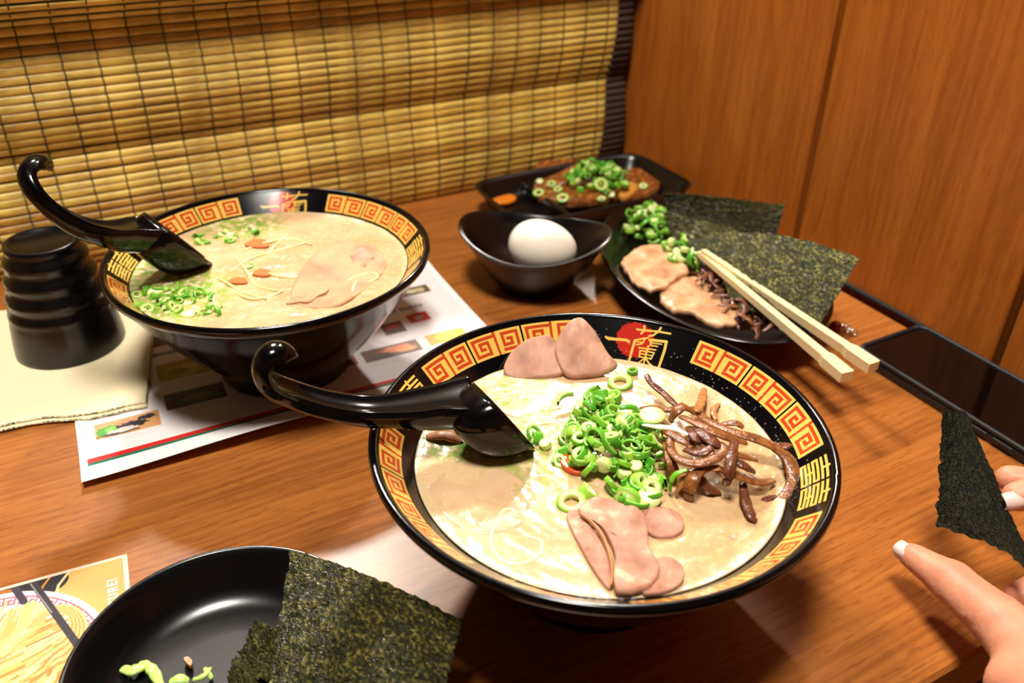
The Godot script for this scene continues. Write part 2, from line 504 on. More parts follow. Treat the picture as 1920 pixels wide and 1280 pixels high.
func broth_picture(front: bool) -> ImageTexture:   # seen from above, x to the right, z downwards
	var w := 640
	var im := Image.create(w, w, false, Image.FORMAT_RGB8)
	var a := noise(61 if front else 71, 0.008, 4)
	var b := noise(62, 0.05, 3)
	var cell := noise(63, 0.075, 1, FastNoiseLite.TYPE_CELLULAR)
	var green := noise(64, 0.03, 3)
	for y in w:
		for x in w:
			var u := float(x) / w * 2 - 1
			var v := float(y) / w * 2 - 1
			var n := a.get_noise_2d(x, y)
			var t := clampf(0.45 + 0.7 * n + 0.35 * u, 0, 1)
			var c := rgb(206, 172, 132).lerp(rgb(186, 148, 104), t)
			c = c.lerp(rgb(216, 186, 148), clampf(b.get_noise_2d(x, y) * 0.7, 0, 0.5))
			var r := Vector2(u, v).length()
			var s := cell.get_noise_2d(x, y)
			if front and u + v * 0.3 > 0.15: c = c.lerp(rgb(206, 168, 108), clampf((s + 0.75) * 0.7, 0, 0.4) * smoothstep(0.1, 0.6, u))
			c = c.lerp(rgb(200, 176, 136), smoothstep(0.93, 1.0, r + 0.03 * b.get_noise_2d(x * 2, y * 2)) * 0.8)
			# herbs hanging in the broth
			var d := 0.0
			if front:
				d = maxf(smoothstep(0.30, 0.0, Vector2(u + 0.78, (v + 0.10) * 1.5).length()) * 1.5, smoothstep(0.42, 0.1, Vector2(u + 0.45, (v + 0.52)).length()) * 0.55)
				d = maxf(d, smoothstep(0.40, 0.1, Vector2(u + 0.35, (v - 0.0)).length()) * 0.45)
			else:
				d = maxf(smoothstep(0.62, 0.15, Vector2((u + 0.62), (v - 0.45)).length()) * 1.0, smoothstep(0.5, 0.1, Vector2(u + 0.45, (v + 0.75) * 1.2).length()) * 0.8)
				d = maxf(d, smoothstep(0.4, 0.1, Vector2(u + 0.85, v).length()) * 0.8)
			if d > 0.0:
				var g := green.get_noise_2d(x, y) + 0.5 * b.get_noise_2d(x + 90, y)
				c = c.lerp(rgb(150, 170, 80), minf(d, 1.0) * 0.5)
				if g > 0.02: c = c.lerp(rgb(104, 156, 40), clampf((g - 0.02) * 3.0, 0, 0.85) * minf(d, 1.1))
				if g < -0.3: c = c.lerp(rgb(250, 240, 204), d * 0.7)
			im.set_pixel(x, y, c)
	im.generate_mipmaps()
	return ImageTexture.create_from_image(im)

# ---------------------------------------------------------------- builders
const BOWL_BODY := [[0.0, 0.005], [0.040, 0.005], [0.0405, 0.0], [0.0445, 0.0], [0.0455, 0.0005], [0.0462, 0.008], [0.053, 0.0155], [0.066, 0.029], [0.080, 0.046], [0.092, 0.063], [0.0995, 0.0745], [0.1025, 0.0778], [0.1042, 0.0800], [0.1050, 0.0822], [0.1048, 0.0840], [0.1038, 0.0850], [0.1025, 0.0850], [0.1015, 0.0842], [0.1012, 0.0836]]

func ramen_bowl(pos: Vector3, s: float, turn: float, label: String) -> Node3D:
	var t := thing("ramen_bowl", label, "bowl", pos, "", Basis(Vector3.UP, turn))
	var body := []
	for q in BOWL_BODY: body.append(Vector2(q[0] * s, q[1]))
	part("body", lathe(body, 128), M.lacquer, t)
	var inner := []
	for i in 9: inner.append(Vector2(lerpf(0.1012, 0.0825, i / 8.0) * s, lerpf(0.0836, 0.0650, i / 8.0)))
	var uv := func(u, v): return Vector2(u * 2.0 + 1.0, v)      # emblem at the far side
	part("printed_band", lathe(inner, 128, uv), P.band, t, Vector3.ZERO, Basis(), "inner wall printed with key pattern, paired characters and emblem")
	var low := []
	for q in [[0.0825, 0.0650], [0.070, 0.050], [0.052, 0.034], [0.03, 0.026], [0.0, 0.025]]: low.append(Vector2(q[0] * s, q[1]))
	part("lining", lathe(low, 64), M.lacquer, t)
	return t

func broth(pos: Vector3, r: float, pic: ImageTexture, label: String, turn := 0.0) -> MeshInstance3D:
	var n := noise(81, 60.0, 3)
	var n2 := noise(82, 260.0, 2)
	var fn := func(u, v):
		var a: float = u * TAU
		var q: float = r * minf(v * 1.12, 1.0)
		var y: float = (0.0005 * n.get_noise_2d(q * cos(a), q * sin(a)) + 0.0002 * n2.get_noise_2d(q * cos(a), q * sin(a))) * smoothstep(0, 0.1, 1.05 - q / r)
		y += 0.0008 * pow(q / r, 24.0)
		if v > 0.9: y = 0.0008 - (v - 0.9) * 0.05
		if v > 0.9: q = r - (v - 0.9) * 0.05
		return Vector3(q * cos(a), y, q * sin(a))
	var uv := func(u, v):
		var q: float = minf(v * 1.12, 1.0)
		return Vector2(0.5 + 0.5 * q * cos(u * TAU), 0.5 + 0.5 * q * sin(u * TAU))
	var m := mat(Color.WHITE, 0.16, pic)
	m.texture_repeat = false
	bump(m, P.ripple, 0.008)
	var o := solo("broth", grid(120, 60, fn, false, uv), m, label, "soup", pos)
	o.set_meta("kind", "stuff")
	return o

# spoon: a deep cup whose open face runs from a (at the handle) down to the tip b, and a channelled handle with a hooked end
func ladle(label: String, line: Array, a: Vector3, b: Vector3, roll: float, half: float, depth: float) -> Node3D:
	var t := thing("soup_spoon", label, "spoon", b)
	var e1 := (b - a).normalized()
	var flat := Vector3(e1.x, 0, e1.z).normalized()
	var e2 := flat.cross(Vector3.UP).rotated(e1, roll).normalized()
	var nr := e2.cross(e1).normalized()
	var mid := (a + b) / 2 - b
	var long := a.distance_to(b) / 2
	var cup := func(u, v):
		var inner: bool = v > 0.5
		var w: float = (1 - v * 2) if not inner else (v * 2 - 1)     # 1 at the bottom, 0 at the rim
		var ph: float = u * TAU
		var k := pow(cos(w * PI / 2), 0.62)
		var thick := 0.0017 if inner else 0.0
		var x: float = signf(cos(ph)) * pow(absf(cos(ph)), 0.85) * (long - thick) * k
		var y: float = signf(sin(ph)) * pow(absf(sin(ph)), 0.85 if cos(ph) > 0 else 0.5) * (half - thick) * k
		var d: float = sin(w * PI / 2) * (depth - thick)
		if absf(v - 0.5) < 0.001: d = -0.0006
		return mid + e1 * (x - 0.34 * d) + e2 * y - nr * d
	part("scoop", grid(48, 32, cup), M.lacquer, t)
	var pts := spline(line, 6)
	var n := pts.size() - 1
	var lens := [0.0]
	for i in n: lens.append(lens[-1] + pts[i].distance_to(pts[i + 1]))
	var total: float = lens[-1]
	var away := pts[n] - pts[n / 3]
	var side := Vector3(away.x, 0, away.z).normalized().cross(Vector3.UP)
	var look := func(table: Array, x: float):
		for i in table.size() - 1:
			if x <= table[i + 1][0]: return lerpf(table[i][1], table[i + 1][1], smoothstep(0, 1, (x - table[i][0]) / (table[i + 1][0] - table[i][0])))
		return table[-1][1]
	var wide := [[0.0, 0.0142], [0.02, 0.0100], [0.045, 0.0076], [0.12, 0.0066], [0.2, 0.0066]]
	var deep := [[0.0, 0.0185], [0.016, 0.0172], [0.04, 0.0122], [0.07, 0.0092], [0.13, 0.0058]]
	var fn := func(u, v):
		var j := clampi(roundi(v * (n + 2)) - 1, 0, n)
		var x: float = total - lens[j]
		var tan := (pts[mini(j + 1, n)] - pts[maxi(j - 1, 0)]).normalized()
		var sd := (side - tan * side.dot(tan)).normalized()
		var upv := sd.cross(tan).normalized()
		var sec: int = roundi(u * 24) % 24
		var w: float = look.call(wide, x)
		var d: float = look.call(deep, x)
		var p := Vector2.ZERO
		if sec <= 12: p = Vector2(-w * cos(PI * sec / 12.0), -d * pow(sin(PI * sec / 12.0), 0.7))
		else: p = Vector2((w - 0.0015) * cos(PI * (sec - 12) / 12.0), 0.0006 - 0.0022 * sin(PI * (sec - 12) / 12.0))
		if v < 0.0001 or v > 0.9999: p *= 0.05
		return pts[j] + sd * p.x + upv * p.y - b
	part("handle", grid(24, n + 2, fn, true), M.lacquer, t)
	return t

func scallion_kinds() -> void:
	# each kind: a mesh whose vertex colours (linear) run from a dark skin to a pale cut
	var ring := func(ro: float, ri: float, h: float, skin: Color, core: Color, arc: float, squash: float):
		var pr := [[ri, -h], [ri + (ro - ri) * 0.2, -h * 1.02], [ro * 0.96, -h], [ro, -h * 0.8], [ro, h * 0.8], [ro * 0.96, h], [ri + (ro - ri) * 0.2, h * 1.02], [ri, h], [ri, -h]]
		var fn := func(u, v):
			var q: Array = pr[roundi(v * 8)]
			var a: float = (u - 0.5) * arc
			var r: float = q[0] * (0.985 if arc < TAU - 0.01 and (u < 0.001 or u > 0.999) else 1.0)
			return Vector3(r * cos(a), q[1], r * sin(a) * squash)
		var col := func(u, v):
			var q: Array = pr[roundi(v * 8)]
			return core.lerp(skin, smoothstep(0.3, 0.95, (q[0] - ri) / maxf(ro - ri, 0.0001)))
		return grid(16, 8, fn, true, null, col)
	var lin := func(r, g, b): return rgb(r, g, b).srgb_to_linear()
	P.ring = [
		ring.call(0.0050, 0.0026, 0.0014, lin.call(124, 186, 44), lin.call(222, 232, 150), TAU, 0.86),
		ring.call(0.0042, 0.0019, 0.0018, lin.call(158, 204, 70), lin.call(236, 238, 176), TAU, 0.8),
		ring.call(0.0034, 0.0022, 0.0024, lin.call(100, 172, 44), lin.call(150, 204, 84), TAU, 0.7),
		ring.call(0.0036, 0.0002, 0.0017, lin.call(206, 222, 130), lin.call(246, 244, 204), TAU, 0.92),
	]
	P.curl = [
		ring.call(0.0060, 0.0048, 0.0016, lin.call(92, 168, 40), lin.call(160, 212, 88), 3.6, 0.8),
		ring.call(0.0052, 0.0042, 0.0021, lin.call(70, 150, 32), lin.call(136, 196, 70), 2.6, 1.1),
		ring.call(0.0046, 0.0034, 0.0013, lin.call(120, 186, 50), lin.call(196, 222, 120), 4.2, 0.7),
		ring.call(0.0075, 0.0066, 0.0012, lin.call(84, 160, 34), lin.call(160, 210, 90), 1.5, 1.0),
	]

# a heap of scallion pieces: each one an object; they lie on an oval mound
func scallion_heap(c: Vector3, ax: float, az: float, turn: float, high: float, count: int, label_ring: String, label_curl: String, group: String, size := 1.0, curl_share := 0.5) -> void:
	for i in count:
		var a := rng.randf() * TAU
		var r := sqrt(rng.randf())
		var x := cos(a) * r * ax
		var z := sin(a) * r * az
		var layer := 0.35 + 0.65 * sqrt(rng.randf())
		var y := high * pow(maxf(0.0, 1 - r * r), 0.6) * layer + 0.0012
		var curly := rng.randf() < curl_share
		var kinds: Array = P.curl if curly else P.ring
		var k := rng.randi() % kinds.size()
		var b := Basis(Vector3(rng.randf() - 0.5, rng.randf() - 0.5, rng.randf() - 0.5).normalized(), rng.randf_range(0.1, 1.5)) * Basis(Vector3.UP, rng.randf() * TAU)
		b = b.scaled(Vector3.ONE * size * rng.randf_range(0.8, 1.15))
		var p := c + Basis(Vector3.UP, turn) * Vector3(x, 0, z) + Vector3(0, y, 0)
		solo("scallion_curl" if curly else "scallion_ring", kinds[k], M.scallion, label_curl if curly else label_ring, "scallion", p, group + (" curls" if curly else " rings"), b)

func outline_at(pts: Array, h: float) -> PackedVector2Array:
	var o := []
	for p in pts:
		var q := at(p[0], p[1], h)
		o.append(Vector2(q.x, q.z))
	return round_outline(o)

func centred(o: PackedVector2Array) -> Array:      # [outline round its own middle, the middle]
	var c := Vector2.ZERO
	for p in o: c += p / o.size()
	var out := PackedVector2Array()
	for p in o: out.append(p - c)
	return [out, c]

func meat(called: String, pts: Array, h: float, th: float, m: Material, label: String, tilt := Vector2.ZERO, wave := 0.0008, group := "", frill := 0.0) -> Node3D:
	if pts[0].size() > 2:          # each corner has its own height: lay the slice on the plane through them
		var q := []
		var mid := Vector3.ZERO
		for p in pts:
			q.append(at(p[0], p[1], p[2]))
			mid += q[-1] / pts.size()
		var xx := 0.0
		var xz := 0.0
		var zz := 0.0
		var xy := 0.0
		var zy := 0.0
		for p in q:
			var r: Vector3 = p - mid
			xx += r.x * r.x
			xz += r.x * r.z
			zz += r.z * r.z
			xy += r.x * r.y
			zy += r.z * r.y
		var det := xx * zz - xz * xz
		tilt = Vector2((xy * zz - zy * xz) / det, (zy * xx - xy * xz) / det)
		h = mid.y - TY
		var flat := []
		for p in q: flat.append(Vector2(p.x, p.z))
		var fo := centred(round_outline(flat))
		var nn := noise(int(pts[0][0]), 55.0, 2)
		var lt := thing(called, label, "meat", Vector3(fo[1].x, TY + h, fo[1].y), group)
		part("flesh", slab(fo[0], th, func(x, z): return x * tilt.x + z * tilt.y + wave * nn.get_noise_2d(x, z)), m, lt)
		return lt
	var oc := centred(outline_at(pts, h))
	var n := noise(int(pts[0][0]), 55.0, 2)
	var fn := func(x, z): return x * tilt.x + z * tilt.y + wave * n.get_noise_2d(x, z)
	var o: PackedVector2Array = oc[0]
	if frill > 0:
		for i in o.size(): o[i] *= 1.0 + frill * n.get_noise_2d(o[i].x * 6, o[i].y * 6)
	var t := thing(called, label, "meat", Vector3(oc[1].x, TY + h, oc[1].y), group)
	part("flesh", slab(o, th, fn), m, t)
	return t

func strip(label: String, pts: Array, w: float, hgt: float, m: Material, kind := "wood_ear_strip", group := "wood ear strips on the front ramen", cat := "mushroom") -> void:
	var line := []
	for p in pts: line.append(at(p[0], p[1], p[2]))
	var base: Vector3 = line[0]
	for p in line: base.y = minf(base.y, p.y)
	var s := spline(line, 6)
	for i in s.size(): s[i] -= base
	var taper := func(t): return 0.55 + 0.45 * sin(clampf(t, 0.0, 1.0) * PI) + 0.06 * sin(t * 21.0)
	solo(kind, rod(s, w, hgt, 8, taper), m, label, cat, base, group)

func nori_sheet(called: String, label: String, corner: Array, sd: int, m: Material, nu := 44, nv := 36, sag = null, ragged := 0.012, bumpy := 0.0008, pos = null) -> MeshInstance3D:
	var base: Vector3 = (corner[0] + corner[1] + corner[2] + corner[3]) / 4 if pos == null else pos
	var n := noise(sd, 1.0, 3)
	var fn := func(u, v):
		var uu: float = u + ragged * n.get_noise_2d(v * 14.0, 3.0 + roundf(u)) * (2 * absf(u - 0.5))
		var vv: float = v + ragged * n.get_noise_2d(u * 14.0, 13.0 + roundf(v)) * (2 * absf(v - 0.5))
		var p: Vector3 = corner[0].lerp(corner[1], uu).lerp(corner[3].lerp(corner[2], uu), vv)
		var nr: Vector3 = (corner[3] - corner[0]).cross(corner[1] - corner[0]).normalized()
		p += nr * bumpy * (n.get_noise_2d(u * 9, v * 9) * 1.6 + n.get_noise_2d(u * 26, v * 26) + 0.7 * n.get_noise_2d(u * 55, v * 55))
		if sag != null: p += sag.call(u, v)
		return p - base
	return solo(called, sheet(nu, nv, 0.0004, fn), m, label, "seaweed", base)

# surface nets round tapered bones [[a, b, ra, rb], ...]
func flesh(bones: Array, cell: float, soft: float) -> ArrayMesh:
	var box := AABB(bones[0][0], Vector3.ZERO)
	for b in bones:
		var r: float = maxf(b[2], b[3]) + cell * 3
		box = box.merge(AABB(b[0] - Vector3.ONE * r, Vector3.ONE * r * 2)).merge(AABB(b[1] - Vector3.ONE * r, Vector3.ONE * r * 2))
	var nx := int(box.size.x / cell) + 2
	var ny := int(box.size.y / cell) + 2
	var nz := int(box.size.z / cell) + 2
	var val := PackedFloat32Array()
	val.resize(nx * ny * nz)
	val.fill(1.0)
	for b in bones:
		var r: float = maxf(b[2], b[3]) + soft * 2 + cell * 2
		var lo: Vector3 = (Vector3(minf(b[0].x, b[1].x), minf(b[0].y, b[1].y), minf(b[0].z, b[1].z)) - Vector3.ONE * r - box.position) / cell
		var hi: Vector3 = (Vector3(maxf(b[0].x, b[1].x), maxf(b[0].y, b[1].y), maxf(b[0].z, b[1].z)) + Vector3.ONE * r - box.position) / cell
		var ab: Vector3 = b[1] - b[0]
		var l2: float = maxf(ab.length_squared(), 1e-9)
		for k in range(maxi(0, int(lo.z)), mini(nz, int(hi.z) + 1)):
			for j in range(maxi(0, int(lo.y)), mini(ny, int(hi.y) + 1)):
				for i in range(maxi(0, int(lo.x)), mini(nx, int(hi.x) + 1)):
					var p := box.position + Vector3(i, j, k) * cell
					var t := clampf((p - b[0]).dot(ab) / l2, 0.0, 1.0)
					var d: float = p.distance_to(b[0] + ab * t) - lerpf(b[2], b[3], t)
					var id := (k * ny + j) * nx + i
					var e := val[id]
					var s: float = b[4] if b.size() > 4 else soft
					var h := clampf(0.5 + 0.5 * (e - d) / s, 0.0, 1.0)
					val[id] = lerpf(e, d, h) - s * h * (1.0 - h)
	var st := SurfaceTool.new()
	st.begin(Mesh.PRIMITIVE_TRIANGLES)
	var idx := {}
	var count := 0
	var step := [1, nx, nx * ny]
	for k in nz - 1:
		for j in ny - 1:
			for i in nx - 1:
				var id := (k * ny + j) * nx + i
				var sum := Vector3.ZERO
				var hits := 0
				for e in 12:
					var ax := e / 4
					var o1 := (e & 1)
					var o2 := (e >> 1) & 1
					var s1: int = (ax + 1) % 3
					var s2: int = (ax + 2) % 3
					var c0: int = id + step[s1] * o1 + step[s2] * o2
					var v0 := val[c0]
					var v1 := val[c0 + step[ax]]
					if (v0 < 0.0) != (v1 < 0.0):
						var q := Vector3.ZERO
						q[ax] = v0 / (v0 - v1)
						q[s1] = o1
						q[s2] = o2
						sum += q
						hits += 1
				if hits:
					idx[id] = count
					count += 1
					st.add_vertex(box.position + (Vector3(i, j, k) + sum / hits) * cell)
	for id in idx:
		for ax in 3:
			var s1: int = step[(ax + 1) % 3]
			var s2: int = step[(ax + 2) % 3]
			var v0 := val[id]
			var v1 := val[id + step[ax]]
			if (v0 < 0.0) == (v1 < 0.0): continue
			if not (idx.has(id - s1) and idx.has(id - s2) and idx.has(id - s1 - s2)): continue
			var a: int = idx[id]
			var b: int = idx[id - s1]
			var c: int = idx[id - s1 - s2]
			var d: int = idx[id - s2]
			for q in ([a, c, b, a, d, c] if v0 < 0.0 else [a, b, c, a, c, d]): st.add_index(q)
	st.generate_normals()
	return st.commit()

# ---------------------------------------------------------------- the scene
func _ready() -> void:
	rng.seed = 7
	var cam := Camera3D.new()
	cam.name = "camera"
	cam.position = EYE
	cam.basis = eye_basis
	cam.fov = rad_to_deg(2 * atan(640.0 / F))
	cam.near = 0.02
	cam.far = 30.0
	var lens := CameraAttributesPhysical.new()
	lens.frustum_focal_length = 12.0 / (640.0 / F)
	lens.exposure_aperture = 8.0
	lens.frustum_focus_distance = 0.43
	cam.attributes = lens
	cam.fov = rad_to_deg(2 * atan(640.0 / F))
	add_child(cam)
	cam.current = true
	var env := Environment.new()
	env.background_mode = Environment.BG_COLOR
	env.background_color = Color.BLACK
	env.tonemap_mode = Environment.TONE_MAPPER_LINEAR
	env.tonemap_exposure = 1.08
	env.sdfgi_enabled = true
	env.ssao_enabled = true
	env.ssil_enabled = true
	var we := WorldEnvironment.new()
	we.environment = env
	add_child(we)
	make_materials()
	# ceiling lamps: a row beyond the back partition and one over the aisle behind the camera
	var warm := Color(1.0, 0.975, 0.93)
	ceiling_lamp(Vector3(0.78, 1.60, -1.10), 2.8, 0.05, warm, "round ceiling spotlight beyond the corner of the two partitions")
	ceiling_lamp(Vector3(-0.02, 1.60, -1.15), 2.1, 0.06, warm, "round ceiling spotlight beyond the back partition, nearer the veneer wall")
	ceiling_lamp(Vector3(-0.20, 1.60, -1.12), 1.8, 0.06, warm, "round ceiling spotlight beyond the back partition, second from the veneer wall")
	ceiling_panel(Vector3(-0.60, 1.60, 0.60), 4.1, 0.36, warm, "square white ceiling light panel straight over the booth table")
	build_room()
	build_table_and_blind()
	build_paper()
	scallion_kinds()
	build_front_ramen()
	build_back_ramen()
	build_side_dishes()
	build_near_plate()
	build_phone_and_sticks()
	build_hand()

func ceiling_lamp(p: Vector3, energy: float, r: float, c: Color, label: String) -> void:
	var pos := room(p.x, p.y, p.z)
	var t := thing("ceiling_lamp", label, "lamp", pos, "", booth)
	part("housing", lathe([Vector2(0, 0.03), Vector2(r + 0.02, 0.03), Vector2(r + 0.022, 0.0), Vector2(r + 0.004, -0.002), Vector2(r, 0.006), Vector2(0, 0.008)], 40), M.black_matte, t)
	var m := mat(c, 0.5)
	m.emission_enabled = true
	m.emission = c
	m.emission_energy_multiplier = 3.0
	part("lamp_lens", lathe([Vector2(0, 0.004), Vector2(r * 0.96, 0.005), Vector2(r * 0.97, 0.007), Vector2(0, 0.0075)], 40), m, t)
	var l := OmniLight3D.new()
	l.light_energy = energy
	l.light_color = c
	l.light_size = r
	l.omni_range = 8.0
	l.omni_attenuation = 2.0
	l.shadow_enabled = true
	l.name = "lamp_light"
	t.add_child(l)
	l.position = Vector3(0, -r - 0.015, 0)

func ceiling_panel(p: Vector3, energy: float, size: float, c: Color, label: String) -> void:
	var pos := room(p.x, p.y + 0.15, p.z)
	var t := thing("ceiling_panel_light", label, "lamp", pos, "", booth)
	part("frame", cbox(Vector3(size + 0.06, 0.03, size + 0.06), 0.004), M.paper, t, Vector3(0, 0.012, 0))
	var m := mat(c, 0.5)
	m.emission_enabled = true
	m.emission = c
	m.emission_energy_multiplier = 1.5
	part("lamp_diffuser", cbox(Vector3(size, 0.006, size), 0.001), m, t, Vector3(0, -0.005, 0))
	var l := AreaLight3D.new()
	l.area_size = Vector2(size, size)
	l.light_energy = energy
	l.light_color = c
	l.shadow_enabled = true
	l.name = "panel_light"
	t.add_child(l)
	l.position = Vector3(0, -0.012, 0)
	l.basis = Basis(Vector3.RIGHT, -PI / 2)

func build_room() -> void:
	var slabm := func(called, size: Vector3, c: Vector3, m, label): struct(called, cbox(size, 0.001), m, label, room(c.x, c.y, c.z), booth)
	slabm.call("floor", Vector3(7, 0.1, 8), Vector3(0, -TY - 0.05, 0), M.floor, "dark floor under the booth table")
	slabm.call("ceiling", Vector3(7, 0.1, 8), Vector3(0, 1.85, 0), M.ceiling, "dark ceiling above the booth")
	slabm.call("wall_far", Vector3(7, 2.6, 0.1), Vector3(0, 0.55, -3.0), M.wallpaint, "brown wall of the dining room beyond the booth")
	slabm.call("wall_rear", Vector3(7, 2.6, 0.1), Vector3(0, 0.55, 3.0), M.wallpaint, "brown wall behind the camera")
	slabm.call("wall_left", Vector3(0.1, 2.6, 8), Vector3(-3.0, 0.55, 0), M.wallpaint, "brown wall left of the booth")
	slabm.call("wall_outer", Vector3(0.1, 2.6, 8), Vector3(3.0, 0.55, 0), M.wallpaint, "brown wall right of the booth")
	slabm.call("wall_back", Vector3(2.4, 0.222 + TY, 0.04), Vector3(-1.18, (0.222 - TY) / 2, -0.026), M.dark, "low dark partition behind the bamboo blind")
	# the veneered side partition: boards with recessed dark joints
	var right := struct("wall_right", cbox(Vector3(0.03, 0.42 + TY, 1.4), 0.001), M.seam, "veneered wooden partition right of the table", room(0.0285, (0.42 - TY) / 2, 0.68), booth)
	var edges := [[-0.004, 0.2522], [0.2592, 0.4468], [0.4532, 0.70], [0.7045, 1.02], [1.0245, 1.37]]
	for e in edges:
		part("panel", cbox(Vector3(0.014, 0.42 + TY, e[1] - e[0]), 0.0012), M.panel, right, Vector3(-0.0215, 0, (e[0] + e[1]) / 2 - 0.68))
	struct("shadow_gap_1", cbox(Vector3(0.0035, 0.003, 1.386), 0.0006), M.seam, "thin black strip drawn as the shadow gap along the foot of the veneer partition", room(-0.002, 0.0016, 0.692), booth)  # black strip stands in for the shade between table edge and partition
	for k in 14:
		part("speck", cbox(Vector3(0.0014, rng.randf_range(0.001, 0.003), 0.0012), 0.0003), M.speck, right, Vector3(-0.0158, TY * 0.5 - 0.21 + 0.03 + k * 0.0155 + rng.randf() * 0.006 + (TY - 0.42) / 2 - (TY * 0.5 - 0.21), 0.2558 - 0.68))

func build_table_and_blind() -> void:
	var t := thing("table", "brown wood-grain table under all the dishes", "table", room(-0.6585, -TY, 0.3035), "", booth)
	part("tabletop", cbox(Vector3(1.305, 0.03, 0.598), 0.002), M.table, t, Vector3(-0.0035, TY - 0.015, 0))
	part("leg", lathe([Vector2(0, 0.0), Vector2(0.22, 0.0), Vector2(0.225, 0.012), Vector2(0.05, 0.03), Vector2(0.035, 0.06), Vector2(0.035, 0.66), Vector2(0.12, 0.68), Vector2(0.12, 0.69), Vector2(0, 0.69)], 40), M.black_matte, t)
	# bamboo blind: half-round slats tied by dark cords, hanging in soft folds
	var b := thing("bamboo_blind", "yellow bamboo slat blind hanging on the back partition", "blind", room(0, 0, 0), "", booth)
	var fold := 0.096
	var prof := func(y: float):
		var k := floorf((y + 0.004) / fold)
		var f := (y + 0.004) / fold - k
		var amp := 0.0075 if k < 1.5 else 0.032
		return 0.003 + amp * (1 - pow(2 * f - 1, 2)) * (0.75 + 0.5 * (1 - f))
	var pitch := 0.0064
	var long := 1.2
	var fn := func(u, v):
		var a: float = PI * v
		var ends: bool = u < 0.001 or u > 0.999
		var k := 0.9 if ends else 1.0
		return Vector3(-u * long, cos(a) * 0.00302 * k, sin(a) * 0.0014 * k if v < 0.999 else 0.0)
	var slat_mesh := grid(12, 8, fn, true)
	var rows := int(0.213 / pitch)
	for i in rows:
		var y := 0.0036 + i * pitch
		var z: float = prof.call(y)
		var dz: float = (prof.call(y + 0.0012) - prof.call(y - 0.0012)) / 0.0024
		dz = clampf(dz, -1.2, 1.2)
		var pick := rng.randi() % 10
		var mi := 0 if pick < 3 else 1 if pick < 5 else 2 if pick < 7 else 3 if pick < 8 else 4 if pick < 9 else 5
		if (i % 15) == 12: mi = 4
		part("slat", slat_mesh, M.slats[mi], b, Vector3(-0.036 + 0.08 * y, y, z), Basis(Vector3.RIGHT, atan(dz)) * Basis(Vector3.FORWARD, rng.randf_range(-0.0012, 0.0012)))
	for k in 49:
		var x := -0.0455 - k * 0.0245
		var pts := PackedVector3Array()
		for i in 2 * rows:
			var y := 0.001 + i * pitch / 2
			pts.append(Vector3(x + 0.06 * y * (1 if x > -0.2 else 0) + 0.0004 * sin(i * 1.9 + k), y, prof.call(y) + (0.0019 if i % 2 else 0.0006)))
		part("cord", rod(pts, 0.00062, 0.00062, 5, null, Vector3.BACK), M.cord, b)
	var bind := func(u, v):
		var y: float = v * 0.213
		var y2 := (floorf(y / pitch) + 0.5) * pitch
		return Vector3(lerpf(-0.0375 + 0.08 * y, -0.006, u), y, prof.call(y2) + 0.0028 * absf(cos((y / pitch - 0.06) * PI)) - 0.0025 * pow(u, 6))
	part("edge_binding", sheet(8, 200, 0.001, bind), M.binding, b, Vector3.ZERO, Basis(), "dark brown cloth binding along the blind's edge")
	part("head_rail", cbox(Vector3(1.24, 0.014, 0.03), 0.003), M.rail, b, Vector3(-0.63, 0.222, 0.012))

func lettering(parent: Node3D, called: String, text: String, size: float, pos: Vector3, x: Vector3, up: Vector3, m: Material, bold := false, italic := false, font := "Droid Serif") -> void:
	var f := SystemFont.new()
	f.font_names = PackedStringArray([font])
	f.font_weight = 700 if bold else 400
	var tm := TextMesh.new()
	tm.font = f
	tm.text = text
	tm.font_size = 64
	tm.pixel_size = size / 64
	tm.depth = 0.0001
	tm.curve_step = 2.0
	var b := Basis(x, up + (x * 0.22 if italic else Vector3.ZERO), x.cross(up))
	part(called, tm, m, parent, pos, b)

